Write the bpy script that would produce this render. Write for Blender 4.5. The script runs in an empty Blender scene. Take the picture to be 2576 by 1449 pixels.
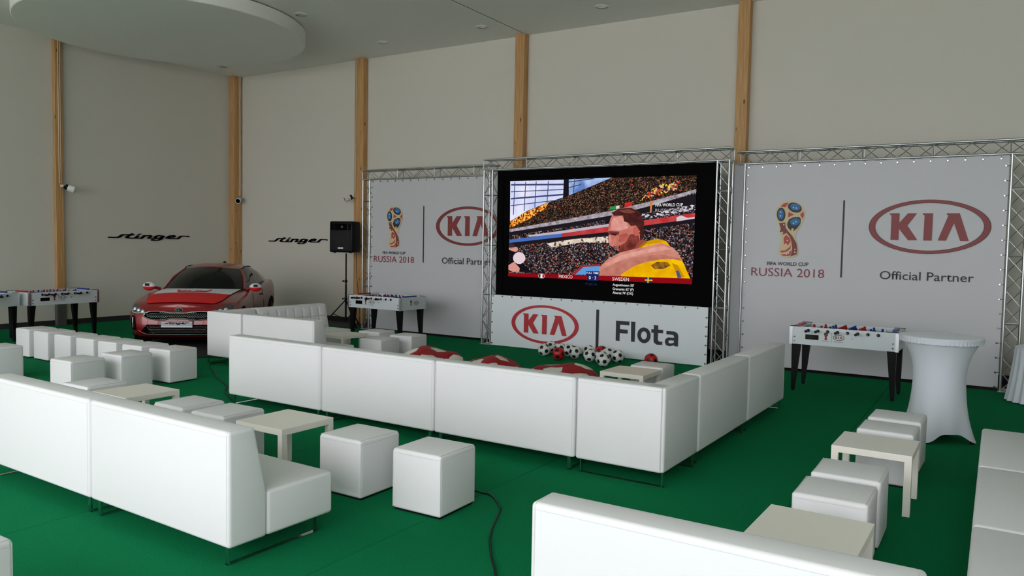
import bpy, bmesh, math, random
from mathutils import Vector, Matrix
random.seed(7)
R = math.radians
SC = bpy.context.scene
COL = SC.collection

# ------------------------------------------------------------------ camera
FPX, PITCH, ROLL, CAMH, YAW = 1958.93, 0.0556, 0.0187, 1.9218, 0.55853
def _cam():
    cd = bpy.data.cameras.new('camera'); cd.sensor_width = 36.0; cd.lens = 36.0 * FPX / 2576.0
    cd.clip_start = 0.05; cd.clip_end = 200
    o = bpy.data.objects.new('camera', cd); COL.objects.link(o)
    Rz = Matrix.Rotation(YAW, 3, 'Z')
    rt = Vector((1, 0, 0)); up = Vector((0, math.sin(PITCH), math.cos(PITCH))); fw = Vector((0, math.cos(PITCH), -math.sin(PITCH)))
    r2 = rt * math.cos(ROLL) + up * math.sin(ROLL); u2 = -rt * math.sin(ROLL) + up * math.cos(ROLL)
    M = Matrix((Rz @ r2, Rz @ u2, Rz @ (-fw))).transposed().to_4x4()
    M.translation = Vector((0, 0, CAMH)); o.matrix_world = M
    SC.camera = o
_cam()

# ------------------------------------------------------------------ sky light and exposure
EXPOSURE = 0.0
SKY = 11.2
def _world():
    w = bpy.data.worlds.new('overcast_sky'); SC.world = w; w.use_nodes = True
    nt = w.node_tree; b = nt.nodes['Background']; b.inputs[0].default_value = (1.0, 0.96, 1.02, 1)
    # overcast sky: three times as bright overhead as at the horizon
    tc = nt.nodes.new('ShaderNodeTexCoord'); sp = nt.nodes.new('ShaderNodeSeparateXYZ'); mr = nt.nodes.new('ShaderNodeMapRange')
    mr.inputs['To Min'].default_value = SKY / 3; mr.inputs['To Max'].default_value = SKY
    nt.links.new(tc.outputs['Generated'], sp.inputs[0]); nt.links.new(sp.outputs['Z'], mr.inputs['Value']); nt.links.new(mr.outputs[0], b.inputs[1])
_world()
vs = SC.view_settings
vs.view_transform = 'Standard'; vs.look = 'None'; vs.gamma = 1.0; vs.use_curve_mapping = False; vs.exposure = EXPOSURE
SC.display_settings.display_device = 'sRGB'
# the daylight enters through the glass front behind the camera: light portals in its openings
WIN = [(-16.6 + i * 4.2, -16.6 + i * 4.2 + 3.9) for i in range(6)]
WZ0, WZ1, FACADE = 0.10, 6.05, -5.0
for a, b in WIN:
    ld = bpy.data.lights.new('daylight_portal', 'AREA'); ld.shape = 'RECTANGLE'; ld.size = b - a; ld.size_y = WZ1 - WZ0
    ld.cycles.is_portal = True
    lo = bpy.data.objects.new('daylight_portal', ld); COL.objects.link(lo)
    lo.location = ((a + b) / 2, FACADE - 0.12, (WZ0 + WZ1) / 2); lo.rotation_euler = (R(90), 0, 0)

# ------------------------------------------------------------------ materials
def lin(c):
    c = c / 255.0
    return c / 12.92 if c <= 0.04045 else ((c + 0.055) / 1.055) ** 2.4
def rgb(r, g, b): return (lin(r), lin(g), lin(b), 1.0)
_M = {}
def mat(name, col, rough=0.5, metal=0.0, spec=0.5, coat=0.0, noise=None, bump=None, emit=None, sheen=0.0, alpha=None):
    """noise=(scale, colour2, sharpness) mottles the base colour, bump=(scale, strength)"""
    if name in _M: return _M[name]
    m = bpy.data.materials.new(name); m.use_nodes = True; nt = m.node_tree; N = nt.nodes; L = nt.links
    p = N['Principled BSDF']
    p.inputs['Base Color'].default_value = col; p.inputs['Roughness'].default_value = rough
    p.inputs['Metallic'].default_value = metal; p.inputs['Specular IOR Level'].default_value = spec
    p.inputs['Coat Weight'].default_value = coat; p.inputs['Coat Roughness'].default_value = 0.04
    p.inputs['Sheen Weight'].default_value = sheen
    if noise or bump:
        tc = N.new('ShaderNodeTexCoord')
    if noise:
        nz = N.new('ShaderNodeTexNoise'); nz.inputs['Scale'].default_value = noise[0]; nz.inputs['Detail'].default_value = 4
        rp = N.new('ShaderNodeValToRGB'); e = rp.color_ramp.elements
        e[0].position = 0.5 - noise[2]; e[1].position = 0.5 + noise[2]; e[0].color = col; e[1].color = noise[1]
        L.new(tc.outputs['Object'], nz.inputs['Vector']); L.new(nz.outputs['Fac'], rp.inputs[0]); L.new(rp.outputs[0], p.inputs['Base Color'])
    if bump:
        nb = N.new('ShaderNodeTexNoise'); nb.inputs['Scale'].default_value = bump[0]; nb.inputs['Detail'].default_value = 5
        bp = N.new('ShaderNodeBump'); bp.inputs['Strength'].default_value = bump[1]; bp.inputs['Distance'].default_value = 0.01
        L.new(tc.outputs['Object'], nb.inputs['Vector']); L.new(nb.outputs['Fac'], bp.inputs['Height']); L.new(bp.outputs[0], p.inputs['Normal'])
    if emit is not None:
        p.inputs['Emission Color'].default_value = emit[0]; p.inputs['Emission Strength'].default_value = emit[1]
    _M[name] = m
    return m
EM = 1.0 / (2 ** EXPOSURE)
def emat(name, r, g, b, s=1.0):
    if name in _M: return _M[name]
    m = bpy.data.materials.new(name); m.use_nodes = True; nt = m.node_tree
    for n in list(nt.nodes): nt.nodes.remove(n)
    o = nt.nodes.new('ShaderNodeOutputMaterial'); e = nt.nodes.new('ShaderNodeEmission')
    e.inputs[0].default_value = rgb(r, g, b); e.inputs[1].default_value = s * EM
    nt.links.new(e.outputs[0], o.inputs[0]); _M[name] = m
    return m
def crowd(name, scale, stops, s=1.0, stretch=(1, 1, 1)):
    """lit picture of a crowd: random coloured cells"""
    m = bpy.data.materials.new(name); m.use_nodes = True; nt = m.node_tree; N = nt.nodes; L = nt.links
    for n in list(N): N.remove(n)
    o = N.new('ShaderNodeOutputMaterial'); e = N.new('ShaderNodeEmission'); e.inputs[1].default_value = s * EM
    tc = N.new('ShaderNodeTexCoord'); mp = N.new('ShaderNodeMapping'); mp.inputs['Scale'].default_value = stretch
    v = N.new('ShaderNodeTexVoronoi'); v.inputs['Scale'].default_value = scale
    sx = N.new('ShaderNodeSeparateColor'); rp = N.new('ShaderNodeValToRGB'); rp.color_ramp.interpolation = 'CONSTANT'
    el = rp.color_ramp.elements
    for i, (pos, c) in enumerate(stops):
        if i < 2: q = el[i]; q.position = pos
        else: q = el.new(pos)
        q.color = rgb(*c)
    L.new(tc.outputs['Object'], mp.inputs[0]); L.new(mp.outputs[0], v.inputs['Vector']); L.new(v.outputs['Color'], sx.inputs[0])
    L.new(sx.outputs[0], rp.inputs[0]); L.new(rp.outputs[0], e.inputs[0]); L.new(e.outputs[0], o.inputs[0])
    _M[name] = m
    return m
def tint(name, c1, c2, scale=4.0, s=1.0):
    """lit picture area fading unevenly between two tones"""
    if name in _M: return _M[name]
    m = bpy.data.materials.new(name); m.use_nodes = True; nt = m.node_tree; N = nt.nodes; L = nt.links
    for n in list(N): N.remove(n)
    o = N.new('ShaderNodeOutputMaterial'); e = N.new('ShaderNodeEmission'); e.inputs[1].default_value = s * EM
    tc = N.new('ShaderNodeTexCoord'); nz = N.new('ShaderNodeTexNoise'); nz.inputs['Scale'].default_value = scale; nz.inputs['Detail'].default_value = 4
    rp = N.new('ShaderNodeValToRGB'); el = rp.color_ramp.elements; el[0].position = .35; el[1].position = .65; el[0].color = rgb(*c1); el[1].color = rgb(*c2)
    L.new(tc.outputs['Object'], nz.inputs['Vector']); L.new(nz.outputs['Fac'], rp.inputs[0]); L.new(rp.outputs[0], e.inputs[0]); L.new(e.outputs[0], o.inputs[0])
    _M[name] = m
    return m
def wood():
    m = mat('spruce_glulam', rgb(196, 150, 96), 0.55)
    nt = m.node_tree; N = nt.nodes; L = nt.links; p = N['Principled BSDF']
    tc = N.new('ShaderNodeTexCoord'); mp = N.new('ShaderNodeMapping'); mp.inputs['Scale'].default_value = (30, 30, 1.1)
    nz = N.new('ShaderNodeTexNoise'); nz.inputs['Scale'].default_value = 1.6; nz.inputs['Detail'].default_value = 5
    rp = N.new('ShaderNodeValToRGB'); e = rp.color_ramp.elements
    e[0].position = .3; e[0].color = rgb(176, 126, 74); e[1].position = .7; e[1].color = rgb(209, 166, 112)
    v = N.new('ShaderNodeTexVoronoi'); v.inputs['Scale'].default_value = 1.0
    mp2 = N.new('ShaderNodeMapping'); mp2.inputs['Scale'].default_value = (5, 5, 2.2)
    rk = N.new('ShaderNodeValToRGB'); k = rk.color_ramp.elements
    k[0].position = .05; k[0].color = (0, 0, 0, 1); k[1].position = .12; k[1].color = (1, 1, 1, 1)
    mx = N.new('ShaderNodeMix'); mx.data_type = 'RGBA'; mx.inputs[6].default_value = rgb(96, 58, 30)
    L.new(tc.outputs['Object'], mp.inputs[0]); L.new(mp.outputs[0], nz.inputs['Vector']); L.new(nz.outputs['Fac'], rp.inputs[0])
    L.new(tc.outputs['Object'], mp2.inputs[0]); L.new(mp2.outputs[0], v.inputs['Vector']); L.new(v.outputs['Distance'], rk.inputs[0])
    L.new(rk.outputs[0], mx.inputs[0]); L.new(rp.outputs[0], mx.inputs[7]); L.new(mx.outputs[2], p.inputs['Base Color'])
    return m
M_WOOD = wood()
M_WALL = mat('painted_wall', rgb(214, 209, 199), 0.75, spec=0.3, bump=(60, .05))
M_WALLR = mat('painted_wall_side', rgb(205, 204, 200), 0.8, spec=0.2)
M_CEIL = mat('painted_ceiling', rgb(238, 237, 233), 0.7, spec=0.3, bump=(40, .04))
M_CARPET = mat('green_carpet', rgb(11, 108, 65), 0.95, spec=0.03, noise=(90, rgb(21, 126, 79), .25), bump=(420, .5))
M_SUB = mat('dark_subfloor', rgb(10, 40, 24), 0.9)
M_BASE = mat('dark_baseboard', rgb(44, 40, 42), 0.6)
M_LEATHER = mat('white_leatherette', rgb(228, 226, 228), 0.45, spec=0.4, bump=(14, .10))
M_SEAM = mat('white_seam', rgb(214, 212, 212), 0.55)
M_LACQ = mat('white_lacquer', rgb(238, 232, 222), 0.38, spec=0.45)
M_CHROME = mat('chrome', rgb(200, 204, 205), 0.12, metal=1.0)
M_ALU = mat('aluminium_tube', rgb(205, 207, 209), 0.32, metal=1.0)
M_ALUD = mat('aluminium_lacing', rgb(182, 184, 186), 0.4, metal=0.9)
M_BLACK = mat('black_plastic', rgb(9, 9, 10), 0.5, spec=.22)
M_BLACKG = mat('black_gloss', rgb(8, 8, 9), 0.12)
M_BLACKM = mat('black_matt', rgb(7, 6, 7), 0.9, spec=.08)
M_BANNER = mat('vinyl_banner', rgb(200, 198, 203), 0.42, spec=0.5, bump=(3, .04))
M_FLOTA = mat('vinyl_banner_front', rgb(232, 236, 242), 0.5, spec=0.4, bump=(3.5, .25))
M_KRED = mat('print_dark_red', rgb(136, 40, 44), 0.45)
M_KRED2 = mat('print_red', rgb(190, 42, 52), 0.45)
M_KEDGE = mat('print_maroon', rgb(74, 26, 32), 0.45)
M_INK = mat('print_black', rgb(34, 34, 40), 0.5)
M_CRIMSON = mat('print_crimson', rgb(142, 32, 62), 0.5)
M_CREAM = mat('print_cream', rgb(214, 192, 150), 0.5)
M_TRED = mat('print_cup_red', rgb(188, 62, 58), 0.5)
M_TDRED = mat('print_cup_brown', rgb(126, 52, 46), 0.5)
M_TBLUE = mat('print_cup_blue', rgb(36, 112, 172), 0.5)
M_TWHITE = mat('print_cup_white', rgb(232, 236, 238), 0.5)
M_WHITE = mat('white_plastic', rgb(232, 232, 230), 0.4)
M_STEEL = mat('grey_steel', rgb(86, 83, 80), 0.55)

# ------------------------------------------------------------------ mesh helpers
class MB:
    def __init__(s): s.v = []; s.f = []; s.mi = []
    def add(s, vs, fs, mi=0):
        o = len(s.v); s.v += [tuple(p) for p in vs]
        for f in fs: s.f.append(tuple(i + o for i in f)); s.mi.append(mi)
        return s
    def box(s, x0, x1, y0, y1, z0, z1, mi=0):
        return s.add([(x0,y0,z0),(x1,y0,z0),(x1,y1,z0),(x0,y1,z0),(x0,y0,z1),(x1,y0,z1),(x1,y1,z1),(x0,y1,z1)],
                     [(0,3,2,1),(4,5,6,7),(0,1,5,4),(1,2,6,5),(2,3,7,6),(3,0,4,7)], mi)
    def tube(s, path, r, n=8, mi=0, closed=False, cap=True, flat=None):
        """sweep a round section along a path; r may be a list"""
        P = [Vector(p) for p in path]; k = len(P); vs = []
        up = None
        for i in range(k):
            if closed: t = P[(i+1) % k] - P[i-1]
            else: t = P[min(i+1, k-1)] - P[max(i-1, 0)]
            t.normalize()
            if up is None:
                a = Vector((0,0,1)) if abs(t.z) < .9 else Vector((1,0,0)); up = (a - t * a.dot(t)).normalized()
            else: 
                up = (up - t * up.dot(t)); up = up.normalized() if up.length > 1e-6 else Vector((1,0,0))
            w = t.cross(up); rr = r[i] if isinstance(r, (list, tuple)) else r
            for j in range(n):
                a = 2 * math.pi * j / n
                vs.append(P[i] + (w * math.cos(a) + up * math.sin(a)) * rr)
        fs = []
        for i in range(k if closed else k - 1):
            for j in range(n):
                a = i * n + j; b = i * n + (j + 1) % n; c = ((i + 1) % k) * n
                fs.append((a, b, c + (j + 1) % n, c + j))
        if cap and not closed: fs += [tuple(range(n))[::-1], tuple((k - 1) * n + j for j in range(n))]
        return s.add(vs, fs, mi)
    def cyl(s, p0, p1, r, n=10, mi=0, r2=None):
        return s.tube([p0, p1], [r, r if r2 is None else r2], n, mi)
    def grid(s, fn, nu, nv, mi=0, wrapu=False):
        vs = [fn(i / nu, j / nv) for i in range(nu + (0 if wrapu else 1)) for j in range(nv + 1)]
        fs = []
        for i in range(nu):
            for j in range(nv):
                a = i * (nv + 1) + j; b = ((i + 1) % nu if wrapu else i + 1) * (nv + 1) + j
                fs.append((a, b, b + 1, a + 1))
        return s.add(vs, fs, mi)
    def lathe(s, prof, n=24, c=(0, 0), mi=0):
        vs = [(c[0] + r * math.cos(2*math.pi*i/n), c[1] + r * math.sin(2*math.pi*i/n), z) for i in range(n) for r, z in prof]
        k = len(prof); fs = []
        for i in range(n):
            for j in range(k - 1):
                a = i * k + j; b = ((i + 1) % n) * k + j
                fs.append((a, b, b + 1, a + 1))
        return s.add(vs, fs, mi)
    def prism(s, pts, to3, d, mi=0):
        """extrude a flat outline: to3(u, v, depth) -> point"""
        n = len(pts)
        vs = [to3(u, v, 0) for u, v in pts] + [to3(u, v, d) for u, v in pts]
        fs = [tuple(range(n)), tuple(range(2 * n - 1, n - 1, -1))] + [(i, i + n, (i + 1) % n + n, (i + 1) % n) for i in range(n)]
        return s.add(vs, fs, mi)
    def mesh(s, name, smooth=False, fix=True, weld=False):
        me = bpy.data.meshes.new(name); me.from_pydata(s.v, [], s.f)
        me.polygons.foreach_set('material_index', s.mi)
        if fix:
            bm = bmesh.new(); bm.from_mesh(me)
            if weld: bmesh.ops.remove_doubles(bm, verts=bm.verts[:], dist=1e-4)
            bmesh.ops.recalc_face_normals(bm, faces=bm.faces[:]); bm.to_mesh(me); bm.free()
        if smooth:
            me.polygons.foreach_set('use_smooth', [True] * len(me.polygons))
            me.set_sharp_from_angle(angle=R(40 if smooth is True else smooth))
        me.update(); return me
def obj(name, me, mats, parent=None, loc=None, rot=None, label=None, kind=None):
    if isinstance(me, MB): me = me.mesh(name)
    if not isinstance(mats, (list, tuple)): mats = [mats]
    if not me.materials:
        for m in mats: me.materials.append(m)
    o = bpy.data.objects.new(name, me); COL.objects.link(o)
    if parent: o.parent = parent
    if loc: o.location = loc
    if rot: o.rotation_euler = rot
    if label: o['label'] = label
    if kind: o['kind'] = kind
    return o
def tag(o, label, cat, group=None):
    o['label'] = label; o['category'] = cat
    if group: o['group'] = group
    return o
def thing(name, label, cat, loc=(0, 0, 0), rz=0.0, group=None):
    o = bpy.data.objects.new(name, None); COL.objects.link(o); o.empty_display_size = .1
    o.location = loc; o.rotation_euler = (0, 0, rz)
    return tag(o, label, cat, group)
def struct(name, me, m, parent=None, **k):
    o = obj(name, me, m, parent, **k)
    if parent is None: o['kind'] = 'structure'
    return o
def rbox(name, dx, dy, dz, r, seg=3, off=(0, 0, 0), prof=None):
    """box (or extruded y-z profile) with rounded edges, centred in x/y, standing on z=0 (+off)"""
    bm = bmesh.new()
    if prof is None:
        bmesh.ops.create_cube(bm, size=1.0)
        bmesh.ops.scale(bm, vec=(dx, dy, dz), verts=bm.verts); bmesh.ops.translate(bm, vec=(off[0], off[1], off[2] + dz / 2), verts=bm.verts)
    else:
        a = [bm.verts.new((-dx / 2 + off[0], y, z)) for y, z in prof]; b = [bm.verts.new((dx / 2 + off[0], y, z)) for y, z in prof]
        n = len(prof); bm.faces.new(a); bm.faces.new(b[::-1])
        for i in range(n): bm.faces.new((a[i], b[i], b[(i+1) % n], a[(i+1) % n]))
        bmesh.ops.recalc_face_normals(bm, faces=bm.faces[:])
    bmesh.ops.bevel(bm, geom=bm.edges[:], offset=r, segments=seg, profile=0.5, affect='EDGES', clamp_overlap=True)
    me = bpy.data.meshes.new(name); bm.to_mesh(me); bm.free()
    me.polygons.foreach_set('use_smooth', [True] * len(me.polygons)); me.set_sharp_from_angle(angle=R(35))
    return me
def flat(name, polys, y, d, m, parent, bevel=0, **k):
    """thin printed shapes standing in the x-z plane, facing -y"""
    b = MB()
    for p in polys: b.prism(p, lambda u, v, e: (u, y - d + e, v), d)
    return obj(name, b, m, parent, **k)
def text(name, body, x0, x1, z0, z1, y, m, parent, d=0.002, bold=0.0, spacing=1.0, keep=None):
    cu = bpy.data.curves.new('txt', 'FONT'); cu.body = body; cu.size = 1; cu.offset = bold; cu.space_character = spacing
    cu.resolution_u = 3
    t = bpy.data.objects.new('txt', cu); COL.objects.link(t)
    bpy.context.view_layer.update()
    me = bpy.data.meshes.new_from_object(t.evaluated_get(bpy.context.evaluated_depsgraph_get()))
    bpy.data.objects.remove(t); bpy.data.curves.remove(cu)
    xs = [v.co.x for v in me.vertices]; ys = [v.co.y for v in me.vertices]
    ax, bx, ay, by = min(xs), max(xs), min(ys), max(ys)
    for v in me.vertices:
        v.co = (x0 + (v.co.x - ax) / (bx - ax) * (x1 - x0), y - d, z0 + (v.co.y - ay) / (by - ay) * (z1 - z0))
    me.materials.clear()
    return obj(name, me, m, parent)
def ellipse(cx, cz, rx, rz, n=48): return [(cx + rx * math.cos(2*math.pi*i/n), cz + rz * math.sin(2*math.pi*i/n)) for i in range(n)]
def ring(name, cx, cz, rx, rz, ix, iz, y, d, m, parent, n=56):
    b = MB(); o = ellipse(cx, cz, rx, rz, n); q = ellipse(cx, cz, ix, iz, n)
    vs = [(u, y - d, v) for u, v in o] + [(u, y - d, v) for u, v in q]
    b.add(vs, [(i, (i+1) % n, n + (i+1) % n, n + i) for i in range(n)])
    return obj(name, b, m, parent)
TROPHY={
  'outline':[(-0.001,0.449),(0.089,0.432),(0.160,0.390),(0.207,0.323),(0.226,0.252),(0.217,0.180),(0.190,0.108),(0.163,0.047),(0.126,-0.015),(0.098,-0.067),(0.100,-0.118),(0.080,-0.113),(0.107,-0.180),(0.135,-0.262),(0.149,-0.355),(0.140,-0.402),(0.092,-0.434),(0.002,-0.449),(-0.089,-0.433),(-0.151,-0.398),(-0.155,-0.351),(-0.136,-0.267),(-0.113,-0.183),(-0.106,-0.110),(-0.151,-0.113),(-0.127,-0.079),(-0.172,-0.053),(-0.150,-0.017),(-0.167,0.046),(-0.195,0.118),(-0.218,0.192),(-0.224,0.275),(-0.204,0.348),(-0.150,0.409),(-0.081,0.442)],
  'r1':[(-0.153,0.358),(-0.100,0.409),(-0.030,0.420),(-0.063,0.362),(-0.077,0.347)],
  'r2':[(-0.026,0.274),(0.062,0.232),(-0.029,0.186)],
  'r3':[(0.151,0.229),(0.199,0.283),(0.211,0.221),(0.193,0.165)],
  'd1':[(-0.164,0.098),(-0.068,0.108),(-0.060,0.025),(-0.013,-0.037),(0.050,-0.109),(0.114,-0.221),(0.133,-0.324),(0.125,-0.392),(0.022,-0.430),(0.050,-0.367),(0.051,-0.284),(0.033,-0.181),(-0.000,-0.109),(-0.047,-0.058),(-0.102,-0.089),(-0.093,-0.037),(-0.144,-0.043),(-0.134,0.014)],
  'r4':[(-0.084,-0.141),(-0.051,-0.084),(0.001,-0.130),(0.028,-0.186),(-0.015,-0.255),(-0.047,-0.213),(-0.076,-0.245)],
  'r5':[(-0.133,-0.340),(-0.052,-0.333),(0.016,-0.275),(0.029,-0.233),(0.027,-0.306),(-0.031,-0.354),(-0.111,-0.371)],
  'r6':[(-0.121,-0.397),(-0.030,-0.390),(0.043,-0.326),(0.045,-0.378),(0.011,-0.420),(-0.079,-0.422)],
  'k3':[(-0.010,0.160),(0.059,0.191),(0.138,0.196),(0.169,0.160),(0.162,0.088),(0.115,0.016),(0.067,-0.026),(0.016,-0.016),(-0.025,0.025),(-0.040,0.087)],
  'k1':[(0.172,0.300),(0.160,0.281),(0.139,0.267),(0.111,0.261),(0.079,0.262),(0.046,0.270),(0.015,0.286),(-0.011,0.307),(-0.030,0.331),(-0.038,0.356),(-0.037,0.380),(-0.025,0.399),(-0.004,0.413),(0.024,0.420),(0.057,0.418),(0.090,0.409),(0.121,0.394),(0.147,0.373),(0.165,0.349),(0.173,0.324)],
  'k2':[(-0.069,0.233),(-0.071,0.199),(-0.079,0.168),(-0.093,0.144),(-0.111,0.128),(-0.132,0.123),(-0.152,0.128),(-0.172,0.144),(-0.187,0.168),(-0.198,0.199),(-0.203,0.233),(-0.201,0.267),(-0.192,0.298),(-0.178,0.322),(-0.160,0.338),(-0.140,0.343),(-0.119,0.337),(-0.100,0.322),(-0.084,0.297),(-0.074,0.266)],
  'b1':[(0.148,0.328),(0.141,0.313),(0.127,0.302),(0.109,0.295),(0.086,0.294),(0.063,0.298),(0.041,0.307),(0.022,0.320),(0.008,0.336),(0.001,0.353),(0.001,0.370),(0.008,0.385),(0.022,0.397),(0.040,0.403),(0.063,0.405),(0.086,0.401),(0.108,0.392),(0.127,0.379),(0.141,0.363),(0.148,0.345)],
  'b2':[(-0.097,0.238),(-0.099,0.214),(-0.104,0.193),(-0.113,0.176),(-0.125,0.165),(-0.139,0.161),(-0.153,0.165),(-0.166,0.176),(-0.176,0.193),(-0.184,0.214),(-0.187,0.238),(-0.185,0.262),(-0.180,0.284),(-0.170,0.300),(-0.158,0.311),(-0.145,0.315),(-0.131,0.311),(-0.118,0.300),(-0.108,0.283),(-0.101,0.262)],
  'b3':[(0.154,0.135),(0.155,0.118),(0.148,0.101),(0.134,0.086),(0.116,0.074),(0.094,0.066),(0.071,0.064),(0.048,0.067),(0.029,0.074),(0.015,0.087),(0.008,0.102),(0.007,0.119),(0.014,0.136),(0.028,0.151),(0.046,0.163),(0.068,0.171),(0.092,0.173),(0.114,0.170),(0.133,0.162),(0.147,0.150)],
  'w0':[(0.059,0.340),(0.054,0.330),(0.043,0.330),(0.037,0.340),(0.042,0.350),(0.053,0.350)],
  'w1':[(0.104,0.332),(0.099,0.323),(0.088,0.323),(0.082,0.333),(0.087,0.342),(0.098,0.342)],
  'w2':[(-0.132,0.272),(-0.137,0.262),(-0.148,0.263),(-0.154,0.272),(-0.149,0.282),(-0.138,0.282)],
  'w3':[(-0.135,0.212),(-0.140,0.202),(-0.151,0.202),(-0.157,0.212),(-0.152,0.222),(-0.141,0.222)],
  'w4':[(0.068,0.096),(0.063,0.086),(0.052,0.086),(0.046,0.096),(0.051,0.106),(0.062,0.106)],
  'w5':[(0.104,0.119),(0.099,0.109),(0.088,0.109),(0.082,0.119),(0.087,0.128),(0.098,0.128)],
  'w6':[(-0.015,-0.177),(-0.020,-0.187),(-0.031,-0.187),(-0.037,-0.177),(-0.032,-0.167),(-0.021,-0.167)],
  'w7':[(-0.078,0.073),(-0.083,0.063),(-0.095,0.063),(-0.100,0.073),(-0.095,0.083),(-0.084,0.083)],
  'w8':[(0.106,-0.312),(0.101,-0.322),(0.090,-0.323),(0.084,-0.313),(0.090,-0.303),(0.100,-0.303)],
  'w9':[(0.105,-0.358),(0.100,-0.368),(0.089,-0.368),(0.083,-0.358),(0.088,-0.348),(0.099,-0.348)],
  'w10':[(0.011,-0.373),(0.006,-0.383),(-0.006,-0.384),(-0.011,-0.374),(-0.006,-0.364),(0.005,-0.364)],
  'w11':[(-0.019,-0.390),(-0.024,-0.400),(-0.035,-0.400),(-0.041,-0.390),(-0.036,-0.380),(-0.025,-0.380)],
  'f1':[(0.067,-0.002),(0.063,-0.015),(0.053,-0.023),(0.040,-0.023),(0.029,-0.015),(0.025,-0.002),(0.028,0.010),(0.039,0.018),(0.052,0.018),(0.062,0.011)],
}
# kia ell [(-1.6878562709550649, 2.28839115981608), (-0.11844006576130724, 2.2942675222132483), (-0.8909950382124071, 2.6838757146969625), (-0.8572891145871767, 1.8980966489664908), (-1.597765304755038, 2.288728487265835), (-0.2069955953865104, 2.293935943896019), (-0.8888473604828127, 2.6338073582081942), (-0.8594053669040254, 1.947432391457133)]
# center -0.903148168358186 2.2909861818317268 rx 0.7847081025968788 ry 0.5006823958679977 in rx 0.8861700960943151 in ry 0.43734413119961535
KIA={
  'K':[(-0.644,0.254),(-0.477,0.253),(-0.477,0.075),(-0.336,0.252),(-0.188,0.251),(-0.339,0.020),(-0.162,-0.247),(-0.317,-0.252),(-0.478,-0.039),(-0.480,-0.249),(-0.615,-0.247),(-0.614,0.211),(-0.643,0.232)],
  'I':[(-0.094,0.251),(0.075,0.250),(0.072,-0.253),(-0.066,-0.252),(-0.062,0.208),(-0.093,0.229)],
  'A':[(0.295,0.249),(0.500,0.248),(0.661,-0.254),(0.527,-0.254),(0.417,0.070),(0.303,-0.251),(0.168,-0.249),(0.322,0.207),(0.296,0.225)],
}
STING=[
  [(-1.035,-0.006),(-0.833,-0.007),(-0.777,0.011),(-0.721,0.051),(-0.675,0.060),(-0.443,0.063)],
  [(-0.471,0.084),(-0.585,0.019),(-0.604,-0.005),(-0.563,-0.015),(-0.391,-0.014)],
  [(-0.321,0.041),(-0.391,-0.014),(-0.240,-0.016)],
  [(-0.262,0.082),(-0.309,0.074)],
  [(-0.159,0.049),(-0.240,-0.016)],
  [(-0.183,0.033),(-0.121,0.047),(-0.014,0.052),(0.017,0.041),(-0.065,-0.009),(0.118,-0.014)],
  [(0.338,0.045),(0.215,0.056),(0.147,0.042),(0.113,0.010),(0.147,-0.012),(0.239,-0.006),(0.338,0.045)],
  [(0.338,0.045),(0.264,-0.028),(0.190,-0.056),(0.050,-0.058),(0.050,-0.044)],
  [(0.425,-0.003),(0.450,0.025),(0.513,0.055),(0.613,0.064),(0.644,0.049),(0.601,0.028),(0.450,0.020)],
  [(0.450,0.020),(0.437,-0.000),(0.512,-0.010),(0.727,-0.009),(0.797,0.045),(0.843,0.057),(0.999,0.053),(1.026,0.045)],
]
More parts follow.
